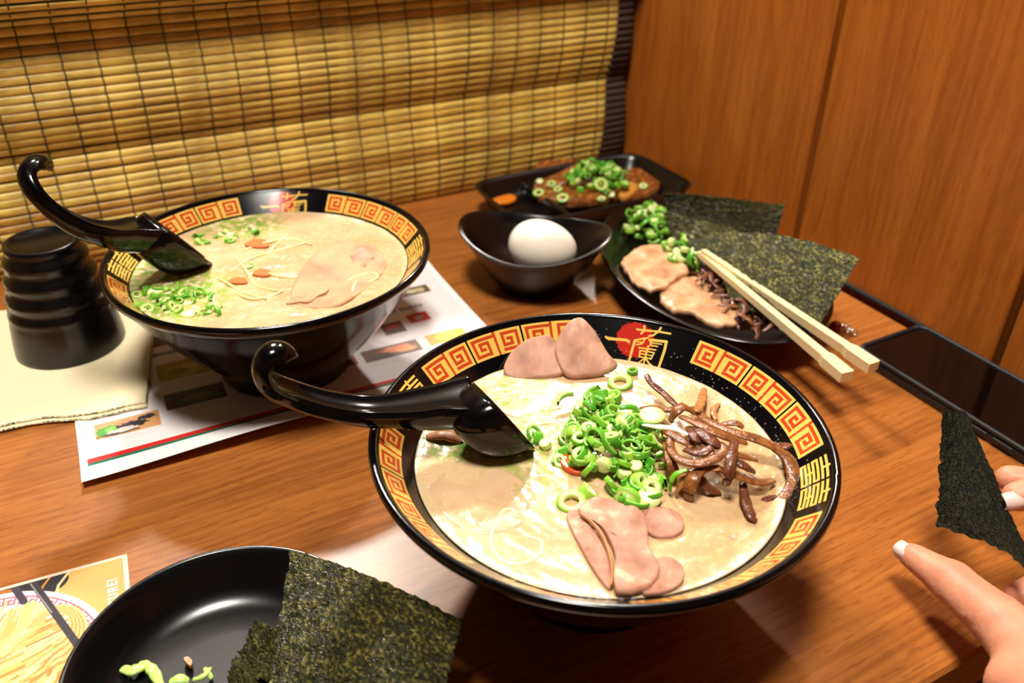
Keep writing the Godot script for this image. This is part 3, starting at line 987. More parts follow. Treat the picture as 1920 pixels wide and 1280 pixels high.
func build_paper() -> void:
	# printed menu sheet
	var w := 1100
	var h := 768
	var im := Image.create(w, h, false, Image.FORMAT_RGB8)
	im.fill(rgb(250, 246, 240))
	bar(im, 18, 0, w - 18, h - 100, rgb(236, 226, 226))
	bar(im, 16, h - 94, w - 16, h - 74, rgb(206, 34, 30))
	bar(im, 16, h - 74, w - 16, h - 62, rgb(16, 104, 78))
	var n := noise(91, 0.06, 3)
	var photo := func(u0, u1, v0, v1, base: Color, spots: Array):
		var x0: float = u0 * 4
		var x1: float = u1 * 4
		var y0: float = h - v1 * 4
		var y1: float = h - v0 * 4
		bar(im, x0, y0, x1, y1, base)
		for s in spots:
			var rx: float = s[2] * (x1 - x0)
			var ry: float = s[3] * (y1 - y0)
			blob(im, Vector2(lerpf(x0, x1, s[0]), lerpf(y0, y1, s[1])), rx, ry, s[4], n, 0.35)
		for row in 3: bar(im, x0, y1 + 8 + row * 8, x1 - 10 * row, y1 + 10 + row * 8, rgb(204, 194, 196))
	photo.call(10, 47, 41, 58, rgb(206, 150, 96), [[0.2, 0.55, 0.2, 0.3, rgb(70, 150, 50)], [0.24, 0.5, 0.10, 0.16, rgb(130, 190, 80)], [0.5, 0.3, 0.16, 0.2, rgb(226, 140, 110)], [0.56, 0.52, 0.26, 0.22, rgb(44, 40, 42)], [0.36, 0.84, 0.34, 0.10, rgb(60, 54, 54)], [0.42, 0.70, 0.24, 0.14, rgb(214, 200, 190)], [0.8, 0.25, 0.16, 0.14, rgb(40, 40, 50)]])
	photo.call(52, 89, 54, 72, rgb(58, 54, 60), [[0.55, 0.6, 0.34, 0.32, rgb(54, 84, 34)], [0.5, 0.55, 0.2, 0.2, rgb(96, 120, 50)], [0.7, 0.5, 0.1, 0.14, rgb(120, 110, 60)]])
	photo.call(52, 90, 88, 110, rgb(176, 148, 60), [[0.5, 0.55, 0.36, 0.34, rgb(196, 176, 84)], [0.35, 0.6, 0.18, 0.2, rgb(150, 130, 40)], [0.62, 0.4, 0.2, 0.2, rgb(216, 200, 120)]])
	photo.call(96, 134, 54, 72, rgb(120, 80, 70), [[0.4, 0.5, 0.3, 0.3, rgb(40, 34, 36)]])
	photo.call(138, 176, 54, 70, rgb(150, 70, 50), [[0.5, 0.5, 0.36, 0.3, rgb(190, 90, 50)]])
	photo.call(181, 222, 52, 67, rgb(112, 74, 58), [[0.6, 0.4, 0.3, 0.28, rgb(226, 122, 60)], [0.74, 0.62, 0.2, 0.2, rgb(240, 160, 96)], [0.3, 0.7, 0.2, 0.2, rgb(90, 60, 50)]])
	photo.call(229, 258, 54, 68, rgb(232, 168, 44), [[0.5, 0.4, 0.3, 0.3, rgb(246, 196, 70)]])
	photo.call(205, 221, 80, 96, rgb(110, 44, 40), [[0.5, 0.4, 0.36, 0.24, rgb(190, 60, 40)], [0.5, 0.74, 0.36, 0.16, rgb(60, 36, 34)]])
	photo.call(227, 243, 88, 101, rgb(196, 44, 40), [[0.5, 0.5, 0.22, 0.2, rgb(238, 220, 214)]])
	photo.call(234, 259, 128, 140, rgb(90, 76, 40), [[0.4, 0.5, 0.2, 0.3, rgb(206, 190, 160)], [0.7, 0.5, 0.16, 0.3, rgb(190, 170, 140)]])
	photo.call(20, 47, 86, 104, rgb(150, 96, 60), [[0.5, 0.5, 0.3, 0.3, rgb(200, 150, 80)]])
	photo.call(52, 90, 134, 156, rgb(110, 60, 60), [[0.5, 0.5, 0.3, 0.3, rgb(60, 50, 50)], [0.75, 0.3, 0.1, 0.2, rgb(210, 200, 200)]])
	im.generate_mipmaps()
	var pm := mat(Color.WHITE, 0.55, ImageTexture.create_from_image(im))
	var o := at(157, 917)
	var du := Vector3(0.891, 0, -0.454)
	var dv := Vector3(0.454, 0, 0.891)
	var t := thing("menu_sheet", "white printed menu sheet with red and green stripe under the far ramen bowl", "menu", o)
	var fn := func(u, v):
		var near := maxf(0.0, (v - 0.74) / 0.26)
		var far := maxf(0.0, (0.3 - v) / 0.3)
		var y := 0.0009 + near * near * (0.0042 + 0.0045 * smoothstep(0.0, 0.4, u) * smoothstep(1.0, 0.6, u)) + 0.003 * far * far
		return du * (u * 0.275) + dv * ((v - 1) * 0.192) + Vector3(0, y, 0)
	part("paper", sheet(40, 30, 0.0003, fn), pm, t)
	var ink := mat(rgb(74, 66, 70), 0.7)
	var place := func(u, v, text, size, it):
		lettering(t, "printed_heading", text, size, du * u - dv * v + Vector3(0, 0.00125, 0), du, -dv, ink, true, it)
	# the headings, running on under bowl and napkin
	place.call(0.062, 0.124, "Premiums", 0.0066, true)
	place.call(0.222, 0.111, "Custom Guide", 0.0062, true)
	# two thick folded paper napkins under the cup
	for k in 2:
		var z := 0.0016 + 0.0019 * k
		var s := 0.002 if k == 0 else 0.0
		var a := at(276, 768) + Vector3(s * 0.4, 0, s)
		var b := at(291, 600) + Vector3(s * 0.5, 0, 0)
		var back := (b - a).normalized()
		var left := (at(0, 808) - at(276, 768)).normalized()
		var bk := noise(95, 1.0, 2)
		var nf := func(u, v):
			var q = (1.0 - v)
			var lift := 0.0
			var edge := 0.0018 * sin(u * 15.0 - 0.8) * pow(v, 6.0) * smoothstep(0.95, 0.4, absf(u - 0.55)) + 0.0007 * bk.get_noise_2d(u * 9, k * 5.0) * pow(v, 8.0)
			lift = z + 0.0012 * bk.get_noise_2d(u * 3, v * 3) * q + 0.0026 * pow(1 - u, 2.0) * pow(v, 3) * 0.4 + (0.004 if u > 0.62 and u < 0.999 and k > 0 else 0.004) * 0.0
			return left * ((1 - u) * 0.150) + back * ((1 - v) * 0.150 + edge) + Vector3(0, lift + 0.0011 * smoothstep(0.5, 1.0, u), 0)
		solo("paper_napkin", sheet(48, 30, 0.0017, nf), M.napkin, "cream folded paper napkin on top of its twin, under the black cup" if k else "cream folded paper napkin lying under the other napkin", "napkin", Vector3(a.x, TY, a.z))
	# black ribbed cup turned upside down
	var pr := []
	for i in 61:
		var y := i / 60.0 * 0.0765
		var r := 0.0352 - 0.0122 * pow(y / 0.0765, 1.35)
		if y > 0.026: r += 0.0009 * sin((y - 0.026) / 0.0125 * TAU) * smoothstep(0.026, 0.034, y) * smoothstep(0.078, 0.072, y)
		if y < 0.001: r -= 0.0006
		pr.append(Vector2(r, y))
	pr.append_array([Vector2(0.0222, 0.0776), Vector2(0.0208, 0.0780), Vector2(0.0196, 0.0776), Vector2(0.0184, 0.0764), Vector2(0.015, 0.0752), Vector2(0, 0.0750)])
	var cup := thing("cup", "black ribbed cup standing upside down on the napkins", "cup", Vector3(-0.3045, TY + 0.0046, -0.5085))
	part("body", lathe(pr.slice(0, 62), 72), M.black_satin, cup)
	part("base", lathe(pr.slice(61), 72), M.black_satin, cup)
	# a sliver of white crockery at the frame's left edge
	var sau := []
	for q in [[0.0, 0.002], [0.03, 0.002], [0.032, 0.0], [0.036, 0.0], [0.037, 0.004], [0.0430, 0.012], [0.0445, 0.0135], [0.0430, 0.0145], [0.036, 0.007], [0.0, 0.006]]: sau.append(Vector2(q[0], q[1]))
	var sp := at(6, 560) + Vector3(-0.0495, 0, 0.021)
	var sc := thing("saucer", "white saucer edge behind the black cup at the left border", "saucer", sp)
	part("dish", lathe(sau, 48), M.paper, sc)
	# laminated leaflet with a picture of noodles
	var pw := 1040
	var ph := 720
	var pi := Image.create(pw, ph, false, Image.FORMAT_RGB8)
	pi.fill(rgb(214, 166, 92))
	var X := func(mm): return pw + mm * 4.0
	var V := func(x, y): return Vector2(pw + x * 4.0, y * 4.0)
	blob(pi, V.call(-14, 22), 150, 150, rgb(222, 176, 98), n, 0.5)
	bar(pi, 0, 0, X.call(-32), 60, rgb(34, 28, 30))
	blob(pi, V.call(-36, 3), 46, 34, rgb(34, 28, 30))
	stroke(pi, [V.call(-24.5, 0), V.call(-29, 7), V.call(-30.5, 14)], 6, rgb(236, 206, 150))
	stroke(pi, [V.call(-33, 0), V.call(-36, 5), V.call(-37, 9)], 5, rgb(226, 140, 40))
	stroke(pi, [V.call(-60, 1), V.call(-52, 2), V.call(-48, 3)], 12, rgb(190, 110, 40))
	blob(pi, V.call(-60, 55), 212, 212, rgb(244, 226, 224))
	# pink meander round the bowl's rim
	for k in 26:
		var a0 := -PI * 0.98 + k * 0.105
		for half in 2:
			var poly := []
			for q in [[0.0, 0.0], [0.085, 0.0], [0.085, 4.4], [0.03, 4.4], [0.03, 2.0], [0.06, 2.0]]:
				var aa: float = a0 + q[0]
				var rr: float = 49.6 - q[1] - 0.2
				poly.append(V.call(-60 + cos(aa) * rr, 55 + sin(aa) * rr))
			if half == 0: stroke(pi, poly, 3.0, rgb(206, 90, 110))
	blob(pi, V.call(-61, 58), 164, 164, rgb(222, 168, 92))
	var rn := RandomNumberGenerator.new()
	rn.seed = 5
	for k in 420:
		var a := rn.randf() * TAU
		var rr := 41.0 * sqrt(rn.randf())
		var x := -61 + cos(a) * rr
		var y := 60 + sin(a) * rr
		var len := rn.randf_range(10, 26)
		var bend := 0.35 * sin(x * 0.11 + y * 0.07)
		var ln := []
		for i in 6:
			var f := i / 5.0 - 0.5
			ln.append(V.call(x - f * len * (0.75 - bend) + 1.2 * sin(i * 1.1 + k), y + f * len * (0.62 + bend)))
		stroke(pi, ln, rn.randf_range(3.0, 6.5), [rgb(244, 214, 140), rgb(236, 194, 110), rgb(250, 230, 168), rgb(224, 172, 86), rgb(200, 134, 60)][rn.randi() % 5])
	for k in 40: # the heap rising over the back of the bowl
		var x0 := rn.randf_range(-50, -32)
		stroke(pi, [V.call(x0, rn.randf_range(13, 20)), V.call(x0 - 5 + rn.randf() * 3, 26 + rn.randf() * 6), V.call(x0 - 14, 36 + rn.randf() * 6)], rn.randf_range(3, 6), [rgb(248, 224, 158), rgb(238, 204, 124), rgb(228, 180, 96)][rn.randi() % 3])
	for k in 9: # loops of noodles at the right
		var lp := []
		for i in 14: lp.append(V.call(-31 + (8 + k * 0.9) * 0.9 * cos(i * 0.32 - 2.6), 34 + (8 + k) * 1.2 * sin(i * 0.32 - 2.6) + k * 0.7))
		stroke(pi, lp, 5, [rgb(240, 206, 130), rgb(212, 150, 78)][k % 2])
	stroke(pi, [V.call(-40.6, 0), V.call(-21.5, 48), V.call(-10, 77)], 13, rgb(50, 42, 48))
	stroke(pi, [V.call(-41.4, 1), V.call(-32, 24)], 3, rgb(150, 140, 150))
	stroke(pi, [V.call(-48.6, 0), V.call(-44, 12)], 13, rgb(60, 54, 66))
	pi.generate_mipmaps()
	var lm := mat(Color(0.9, 0.9, 0.9), 0.7, ImageTexture.create_from_image(pi))
	var tr := at(234, 1044)
	var lu := Vector3(0.911, 0, -0.41).normalized()
	var lv := Vector3(0.41, 0, 0.911).normalized()
	var lt := thing("leaflet", "laminated leaflet with a noodle picture under the black plate's left side", "leaflet", tr)
	part("print", sheet(10, 8, 0.0005, func(u, v): return lu * ((u - 1) * 0.26 - 0.0012) + lv * (v * 0.18 + 0.0012) + Vector3(0, 0.0009, 0)), lm, lt)
	part("laminate", sheet(6, 5, 0.0006, func(u, v): return lu * ((u - 1) * 0.264 + 0.0012) + lv * (v * 0.184 - 0.0012) + Vector3(0, 0.0004, 0)), M.plate_film, lt, Vector3.ZERO, Basis(), "clear plastic edge")
	lettering(lt, "printed_title", "RAMEN CULTURE!", 0.0050, lu * -0.0064 + lv * 0.0412 + Vector3(0, 0.00125, 0), -lv, -lu, mat(rgb(252, 246, 232), 0.4), true, false, "Droid Sans")

func build_front_ramen() -> void:
	var c := Vector3(0.0409, TY, -0.3159)
	P.band = mat(Color.WHITE, 0.14, bowl_picture())
	var bowl := ramen_bowl(c, 1.0, deg_to_rad(-17), "black lacquer ramen bowl with gold and red key band, in front")
	var surf := 0.0672
	broth(c + Vector3(0, surf, 0), 0.0850, broth_picture(true), "creamy pork broth filling the front ramen bowl")
	# roast pork
	meat("roast_pork_slice", [[946, 706, .0665], [956, 670, .0715], [982, 647, .0755], [1020, 634, .0780], [1044, 644, .0775], [1056, 668, .073], [1058, 704, .0675], [1000, 716, .0655]], 0.0, 0.0026, M.pork, "left lobe of pink roast pork leaning on the front bowl's far wall", Vector2.ZERO, 0.0012)
	meat("roast_pork_slice", [[1040, 660, .0760], [1056, 622, .0815], [1085, 603, .0845], [1106, 614, .0830], [1126, 640, .079], [1142, 672, .0735], [1156, 694, .0695], [1110, 710, .0675], [1062, 708, .0680]], 0.0, 0.0026, M.pork, "roast pork slice with fat edge beside the emblem, front bowl", Vector2.ZERO, 0.0012)
	meat("roast_pork_slice", [[900, 745], [955, 715], [1040, 712], [1120, 716], [1170, 748], [1140, 790], [1060, 800], [960, 790]], surf - 0.0022, 0.0022, M.pork_sunk, "pale roast pork slice half sunk in broth near the far wall, front bowl", Vector2.ZERO, 0.001)
	meat("roast_pork_slice", [[797, 912], [840, 890], [930, 880], [990, 920], [980, 990], [900, 1010], [850, 990], [812, 950]], surf - 0.0022, 0.0022, M.pork_sunk, "pale roast pork slice half sunk at the front bowl's left", Vector2.ZERO, 0.0006)
	# folded slice at the near side
	meat("roast_pork_slice", [[1062, 975], [1082, 962], [1100, 985], [1135, 1030], [1150, 1075], [1145, 1108], [1128, 1096], [1098, 1050]], surf - 0.0002, 0.0024, M.pork, "narrow under flap of roast pork at the near side of the front bowl", Vector2.ZERO, 0.0006)
	meat("roast_pork_slice", [[1086, 958], [1110, 940], [1150, 946], [1190, 960], [1212, 985], [1216, 1040], [1236, 1072], [1215, 1108], [1166, 1122], [1150, 1105], [1152, 1050], [1138, 1010], [1110, 982], [1092, 975]], surf + 0.0012, 0.0034, M.pork, "folded roast pork slice with a ridged edge, near side of the front bowl", Vector2.ZERO, 0.0018, "", 0.02)
	meat("roast_pork_slice", [[1202, 968], [1240, 958], [1275, 972], [1280, 1000], [1250, 1014], [1215, 1006]], surf - 0.0008, 0.0026, M.pork, "small pink lobe of roast pork right of the folded slice", Vector2.ZERO, 0.0008)
	meat("roast_pork_slice", [[1222, 1062], [1252, 1052], [1280, 1072], [1276, 1100], [1240, 1118], [1205, 1120], [1212, 1090]], surf + 0.0002, 0.0028, M.pork, "browned round lobe of roast pork by the near rim", Vector2.ZERO, 0.0008)
	# the browned crease along the folded slice
	strip("browned crease edge of the folded roast pork slice", [[1086, 962, surf + 0.0045], [1108, 978, surf + 0.0046], [1128, 1002, surf + 0.0046], [1142, 1035, surf + 0.0045], [1148, 1068, surf + 0.004], [1146, 1098, surf + 0.003]], 0.0009, 0.0012, M.pork_rim, "pork_crust", "", "meat")
	# wood ear strips
	var e := surf
	var ears := [
		["long brown strip curving round the broth's right edge", [[1299, 763, .072], [1327, 788, .078], [1373, 809, .081], [1420, 823, .080], [1457, 841, .077], [1480, 864, .0745], [1487, 897, .071], [1474, 925, .0685], [1453, 942, .066]], 0.0035, 0.0010, M.ear],
		["brown strip bent into a broad loop", [[1260, 806, .0795], [1257, 838, .080], [1275, 861, .082], [1310, 868, .083], [1342, 858, .084], [1358, 842, .085], [1350, 830, .085]], 0.0028, 0.0011, M.ear],
		["brown strip lying straight from loop to right", [[1270, 822, .080], [1306, 826, .082], [1338, 840, .084], [1380, 852, .082], [1418, 861, .078]], 0.0031, 0.0010, M.ear],
		["short upright brown strip crossing the loop", [[1378, 823, .0835], [1372, 855, .0865], [1366, 890, .082], [1361, 909, .075]], 0.0028, 0.0011, M.ear_dark],
		["dark glossy strip at the heart of the heap", [[1309, 786, .082], [1314, 808, .0855], [1338, 828, .086], [1366, 841, .083]], 0.0036, 0.0012, M.ear_dark],
		["dark curled strip beside the white scallion", [[1292, 800, .082], [1300, 812, .085], [1307, 822, .085], [1328, 826, .083]], 0.0032, 0.0011, M.ear_dark],
		["thin dark strip standing out towards the emblem", [[1213, 702, .079], [1220, 717, .078], [1246, 739, .076], [1262, 755, .078], [1280, 768, .080]], 0.0022, 0.0009, M.ear_dark],
		["flat strip pointing left over the broth", [[1199, 765, .0695], [1228, 764, .073], [1254, 768, .077], [1282, 757, .080]], 0.0025, 0.0009, M.ear],
		["strip arched over the back of the heap", [[1256, 790, .078], [1266, 772, .083], [1282, 763, .084], [1302, 774, .081]], 0.0031, 0.0010, M.ear],
		["pale brown strip rising at the back", [[1320, 728, .070], [1316, 750, .074], [1306, 772, .078]], 0.0024, 0.0009, M.ear_pale],
		["thin pale strip sunk in the broth at the back", [[1348, 756, .068], [1338, 770, .0695], [1343, 788, .069]], 0.0017, 0.0006, M.ear_pale],
		["strip folded down at the near end of the heap", [[1318, 878, .080], [1300, 895, .079], [1292, 918, .074], [1290, 936, .068]], 0.0035, 0.0011, M.ear],
		["long strip trailing right at the near side", [[1337, 875, .0795], [1378, 889, .077], [1420, 903, .0735], [1450, 900, .0695]], 0.0031, 0.0010, M.ear],
		["short strip dropping to the near right with a crooked end", [[1393, 903, .072], [1397, 935, .0705], [1408, 965, .0695], [1418, 977, .068]], 0.0025, 0.0010, M.ear_dark],
		["dark end of a strip poking out to the right", [[1375, 862, .081], [1395, 873, .080], [1415, 884, .077]], 0.0028, 0.0012, M.ear_dark],
		["pale strip under the green curl", [[1267, 925, .0685], [1278, 903, .075], [1302, 883, .078], [1350, 876, .080]], 0.0032, 0.0010, M.ear_pale],
		["strip lying flat in the broth at the far right", [[1352, 795, .0725], [1380, 793, .074], [1394, 802, .0725]], 0.0025, 0.0008, M.ear],
		["dark strip tucked below the heap", [[1306, 886, .075], [1324, 911, .071], [1351, 925, .067]], 0.0032, 0.0010, M.ear_dark],
		["dark red scrap stuck on the bowl's right wall", [[1456, 851, .0725], [1466, 838, .0752], [1481, 838, .0775]], 0.0040, 0.0008, M.ear_dark],
		["sunken strip end near the right wall", [[1422, 943, .0665], [1440, 935, .0672], [1456, 930, .0672]], 0.0019, 0.0006, M.ear_dark],
		["strip beneath the scallion heap's right edge", [[1242, 800, .078], [1262, 815, .080], [1300, 838, .082]], 0.0032, 0.0010, M.ear],
		["upper strip slanting across the heap", [[1276, 780, .083], [1320, 800, .0865], [1360, 818, .085], [1400, 830, .0815]], 0.0031, 0.0010, M.ear],
		["thick strip in the middle of the loop", [[1284, 842, .081], [1312, 848, .084], [1336, 838, .086]], 0.0032, 0.0011, M.ear_dark],
		["strip bridging from heap to green pieces", [[1248, 830, .077], [1256, 858, .079], [1262, 880, .076], [1258, 900, .071]], 0.0028, 0.0009, M.ear],
	]
	for q in ears: strip(q[0] + " in the front ramen", q[1], q[2], q[3], q[4])
	# scallions
	var chili := outline_at([[1050, 865], [1075, 850], [1110, 855], [1115, 880], [1090, 893], [1060, 885]], surf)
	var oc := centred(chili)
	solo("chili_paste", slab(oc[0], 0.003), M.chili, "red chili paste under the scallions of the front ramen", "sauce", Vector3(oc[1].x, TY + surf - 0.0006, oc[1].y))
	scallion_heap(at(1152, 850, 0.067), 0.0235, 0.0225, 0.3, 0.016, 130, "pale green scallion ring heaped on the front ramen", "bright green scallion curl heaped on the front ramen", "front ramen scallion", 1.0, 0.6)
	scallion_heap(at(1112, 780, 0.067), 0.013, 0.009, 0.3, 0.010, 26, "pale green scallion ring heaped on the front ramen", "bright green scallion curl heaped on the front ramen", "front ramen scallion", 1.05, 0.7)
	scallion_heap(at(1180, 925, 0.067), 0.020, 0.006, 0.2, 0.004, 16, "pale green scallion ring heaped on the front ramen", "bright green scallion curl heaped on the front ramen", "front ramen scallion", 1.1, 0.45)
	scallion_heap(at(1010, 840, 0.0665), 0.014, 0.016, 0.3, 0.002, 10, "pale green scallion ring heaped on the front ramen", "bright green scallion curl heaped on the front ramen", "front ramen scallion", 0.9, 0.5)
	for q in [[1163, 718, "alone in the broth below the emblem"], [1186, 697, "alone by the bowl's far wall"], [1072, 942, "beside the folded roast pork"], [1285, 905, "touching the wood ear strips"], [1225, 940, "at the near edge of the heap"]]:
		var big: bool = q[0] == 1163 or q[0] == 1072
		solo("scallion_ring", P.ring[0 if big else 2], M.scallion, "green scallion piece floating " + q[2], "scallion", at(q[0], q[1], surf + 0.0012), "", Basis(Vector3(1, 0, 0.4).normalized(), 0.35).scaled(Vector3.ONE * (1.35 if big else 0.9)))
	solo("scallion_disc", P.ring[3], M.scallion, "round white scallion disc on top of the front heap", "scallion", at(1222, 780, 0.0835), "", Basis(Vector3.RIGHT, 0.5).scaled(Vector3(1.7, 1.1, 1.5)))
	solo("scallion_disc", P.ring[3], M.scallion, "pale scallion disc resting in broth at the heap's near right", "scallion", at(1216, 932, 0.0700), "", Basis(Vector3.RIGHT, 0.7).scaled(Vector3(1.5, 1.2, 1.6)))
	var pale_green := mat(rgb(232, 234, 196), 0.3)
	strip("white scallion sliver between scallions and wood ear", [[1205, 796, .082], [1232, 800, .0855], [1262, 803, .0865], [1290, 815, .0855]], 0.0017, 0.0008, pale_green, "scallion_sliver", "", "scallion")
	strip("green scallion curl standing by the near wood ear strips", [[1256, 922, .070], [1258, 903, .076], [1268, 888, .080], [1288, 880, .082]], 0.0016, 0.0006, mat(rgb(110, 176, 40), 0.3), "scallion_sliver", "", "scallion")
	# noodles just breaking the surface
	var nd := surf - 0.0002
	strip("noodle loop under the surface at the front bowl's near left", [[925, 985, nd], [922, 1020, nd], [940, 1050, nd], [975, 1058, nd], [1010, 1042, nd], [1015, 1015, nd], [985, 1005, nd]], 0.0011, 0.0009, M.noodle_pale, "noodle", "", "noodle")
	strip("short noodle arc above the loop in the front bowl", [[935, 968, nd], [950, 955, nd], [972, 962, nd]], 0.0010, 0.0009, M.noodle_pale, "noodle", "", "noodle")
	strip("noodle by the spoon tip in the front bowl", [[1000, 800, nd], [1030, 792, nd], [1062, 800, nd], [1080, 815, nd]], 0.0010, 0.0009, M.noodle_pale, "noodle", "", "noodle")
	strip("noodle left of the chili paste in the front bowl", [[985, 905, nd], [1015, 892, nd], [1040, 900, nd], [1055, 915, nd]], 0.0010, 0.0009, M.noodle_pale, "noodle", "", "noodle")
	strip("pork shred floating by the spoon's underside", [[800, 820, surf], [835, 815, surf + 0.002], [868, 828, surf]], 0.004, 0.0016, M.pork_rim, "pork_shred", "", "meat")
	# bubbles of fat along the rim
	var bub := []
	var ball := SphereMesh.new()
	ball.radius = 1.0
	ball.height = 1.2
	ball.radial_segments = 12
	ball.rings = 6
	for i in 120:
		var a := rng.randf() * TAU
		var r := 0.0838 - rng.randf() * 0.004
		if i > 28: 
			a = rng.randf_range(-0.9, 0.8)
			r = rng.randf_range(0.05, 0.083)
		if i > 70:
			a = rng.randf_range(1.6, 4.2)
			r = rng.randf_range(0.015, 0.08)
		bub.append([ball, Transform3D(Basis().scaled(Vector3.ONE * rng.randf_range(0.0006, 0.0015)), Vector3(cos(a) * r, 0.0004, sin(a) * r))])
	for q in [[1090, 1118], [1106, 1121], [1122, 1123], [1140, 1124], [1165, 1120], [1186, 1119]]:
		var p := at(q[0], q[1], surf + 0.0006) - c - Vector3(0, surf, 0)
		bub.append([ball, Transform3D(Basis().scaled(Vector3.ONE * rng.randf_range(0.0012, 0.0018)), p)])
	var bo := solo("fat_bubbles", join(bub), M.bubble, "small clear bubbles on the front broth along the rim", "bubbles", c + Vector3(0, surf, 0))
	bo.set_meta("kind", "stuff")
	# droplets clinging to the far side of the bowl's printed wall
	var wet := []
	for i in 170:
		var a := deg_to_rad(rng.randf_range(-96, 22))
		var k := sqrt(rng.randf())
		var r := lerpf(0.1005, 0.0856, k)
		wet.append([ball, Transform3D(Basis(Vector3.UP, -a) * Basis(Vector3.BACK, PI / 4) * Basis().scaled(Vector3(1, 0.55, 1) * rng.randf_range(0.00022, 0.00055)), Vector3(cos(a) * r, lerpf(0.0830, 0.0681, k), sin(a) * r))])
	var dr := part("droplets", join(wet), M.bubble, bowl, Vector3.ZERO, bowl.basis.inverse(), "tiny water droplets on the far inner wall")
	dr.set_meta("kind", "stuff")
	var line := []
	for q in [[533, 682, .128], [526, 672, .130], [514, 672, .131], [506, 690, .1275], [520, 714, .1205], [560, 730, .1115], [620, 748, .105], [690, 757, .0995], [760, 753, .0975], [830, 742, .0965], [892, 734, .0955]]: line.append(at(q[0], q[1], q[2]))
	ladle("black soup spoon dipping into the front ramen, hooked handle to the left", line, at(901, 732, .0985), at(987, 829, .0655), -0.30, 0.0185, 0.0215)

func build_back_ramen() -> void:
	var c := Vector3(-0.1527, TY + 0.0012, -0.4937)
	ramen_bowl(c, 0.953, deg_to_rad(8), "black lacquer ramen bowl standing on the menu sheet, farther left")
	var surf := 0.0715
	broth(c + Vector3(0, surf, 0), 0.0852, broth_picture(false), "creamy broth with green herbs filling the far ramen bowl")
	var y := surf + 0.0012
	meat("roast_pork_slice", [[560, 520], [590, 478], [640, 455], [700, 462], [725, 500], [690, 540], [640, 575], [580, 580], [545, 560]], y - 0.0008, 0.0016, M.pork_pale, "pale roast pork slice sunk in the far ramen's right side", Vector2.ZERO, 0.0012)
	meat("roast_pork_slice", [[652, 474], [672, 466], [694, 470], [702, 486], [690, 492], [684, 504], [664, 500], [660, 490]], y - 0.0006, 0.0016, M.pork, "darker pork lobe above the pale slice in the far ramen", Vector2.ZERO, 0.0008)
	meat("roast_pork_slice", [[536, 570], [556, 558], [572, 556], [590, 546], [616, 542], [612, 552], [596, 558], [580, 568], [560, 568]], y + 0.0003, 0.0012, M.pork_pale, "thin pork edge breaking the surface of the far ramen", Vector2.ZERO, 0.0012)
	var nl := [
		["noodle running from the far wall to the middle", [[455, 470], [500, 455], [545, 448], [585, 458]]],
		["noodle across the chili in the middle", [[430, 510], [470, 485], [520, 470], [575, 455]]],
		["noodle bent down beside the chili", [[500, 480], [512, 465], [530, 448], [540, 440]]],
		["noodle sloping to the near left", [[395, 515], [425, 530], [455, 548], [500, 560]]],
		["noodle end dropping to the near left", [[398, 520], [404, 545], [398, 575]]],
		["noodle hooked at the right by the wall", [[645, 530], [670, 518], [700, 512], [708, 520], [690, 530]]],
		["noodle stub crossing the hooked noodle", [[672, 522], [664, 535], [660, 550]]],
		["noodle over the middle of the broth", [[470, 500], [510, 515], [550, 520], [580, 515]]],
		["faint noodle at the near middle", [[430, 545], [470, 560], [505, 556], [530, 545]]],
		["noodle curving left of the chili", [[440, 480], [460, 505], [480, 535], [520, 545]]],
	]
	for q in nl:
		var pts := []
		var k := 0
		for p in q[1]:
			pts.append([p[0], p[1], y + (0.0006 if k % 2 else -0.0002)])
			k += 1
		strip(q[0] + " in the far ramen", pts, 0.0010, 0.0009, M.noodle, "noodle", "noodles in the far ramen", "noodle")
	for q in [[485, 458, 24, 8, "upper red chili dab on the far ramen"], [493, 513, 18, 7, "middle red chili dab on the far ramen"], [448, 528, 20, 6, "lower left red chili dab on the far ramen"]]:
		var o := []
		for i in 7: o.append([q[0] + q[2] * cos(i * TAU / 7) * (0.8 + 0.4 * (i % 2)), q[1] + q[3] * sin(i * TAU / 7)])
		var oc := centred(outline_at(o, y))
		solo("chili_dab", slab(oc[0], 0.0010), M.chili_pale, q[4], "sauce", Vector3(oc[1].x, TY + y + 0.0003, oc[1].y))
	scallion_heap(at(330, 570, surf), 0.030, 0.017, -0.35, 0.0006, 46, "scallion ring floating at the far ramen's near left", "green scallion curl floating at the far ramen's near left", "far ramen scallion", 0.8, 0.75)
	scallion_heap(at(430, 447, surf), 0.026, 0.010, 0.3, 0.0004, 18, "scallion ring floating along the far ramen's back wall", "green scallion curl floating along the far ramen's back wall", "far ramen back scallion", 0.75, 0.8)
	solo("scallion_disc", P.ring[3], M.scallion, "white scallion disc floating at the far ramen's left wall", "scallion", at(288, 548, surf + 0.001), "", Basis().scaled(Vector3(1.6, 0.8, 1.3)))
	solo("scallion_disc", P.ring[3], M.scallion, "white scallion disc among herbs near the far ramen's front rim", "scallion", at(355, 590, surf + 0.001), "", Basis().scaled(Vector3(1.3, 0.8, 1.3)))
	solo("scallion_curl", P.curl[0], M.scallion, "single green scallion curl in the middle of the far ramen", "scallion", at(463, 500, surf + 0.001), "", Basis().scaled(Vector3.ONE * 0.8))
	var line := []
	for q in [[76, 314, .149], [68, 319, .1505], [67, 336, .149], [88, 364, .1425], [122, 391, .134], [165, 412, .126], [210, 422, .119], [250, 420, .1135], [284, 418, .109]]: line.append(at(q[0], q[1], q[2]))
	ladle("black soup spoon in the far ramen, handle reaching up before the blind", line, at(285, 412, .112), at(384, 483, .0725), 0.30, 0.0185, 0.0225)

func to2(o: Array) -> Array:
	var r := []
	for q in o: r.append(Vector2(q[0], q[1]))
	return r

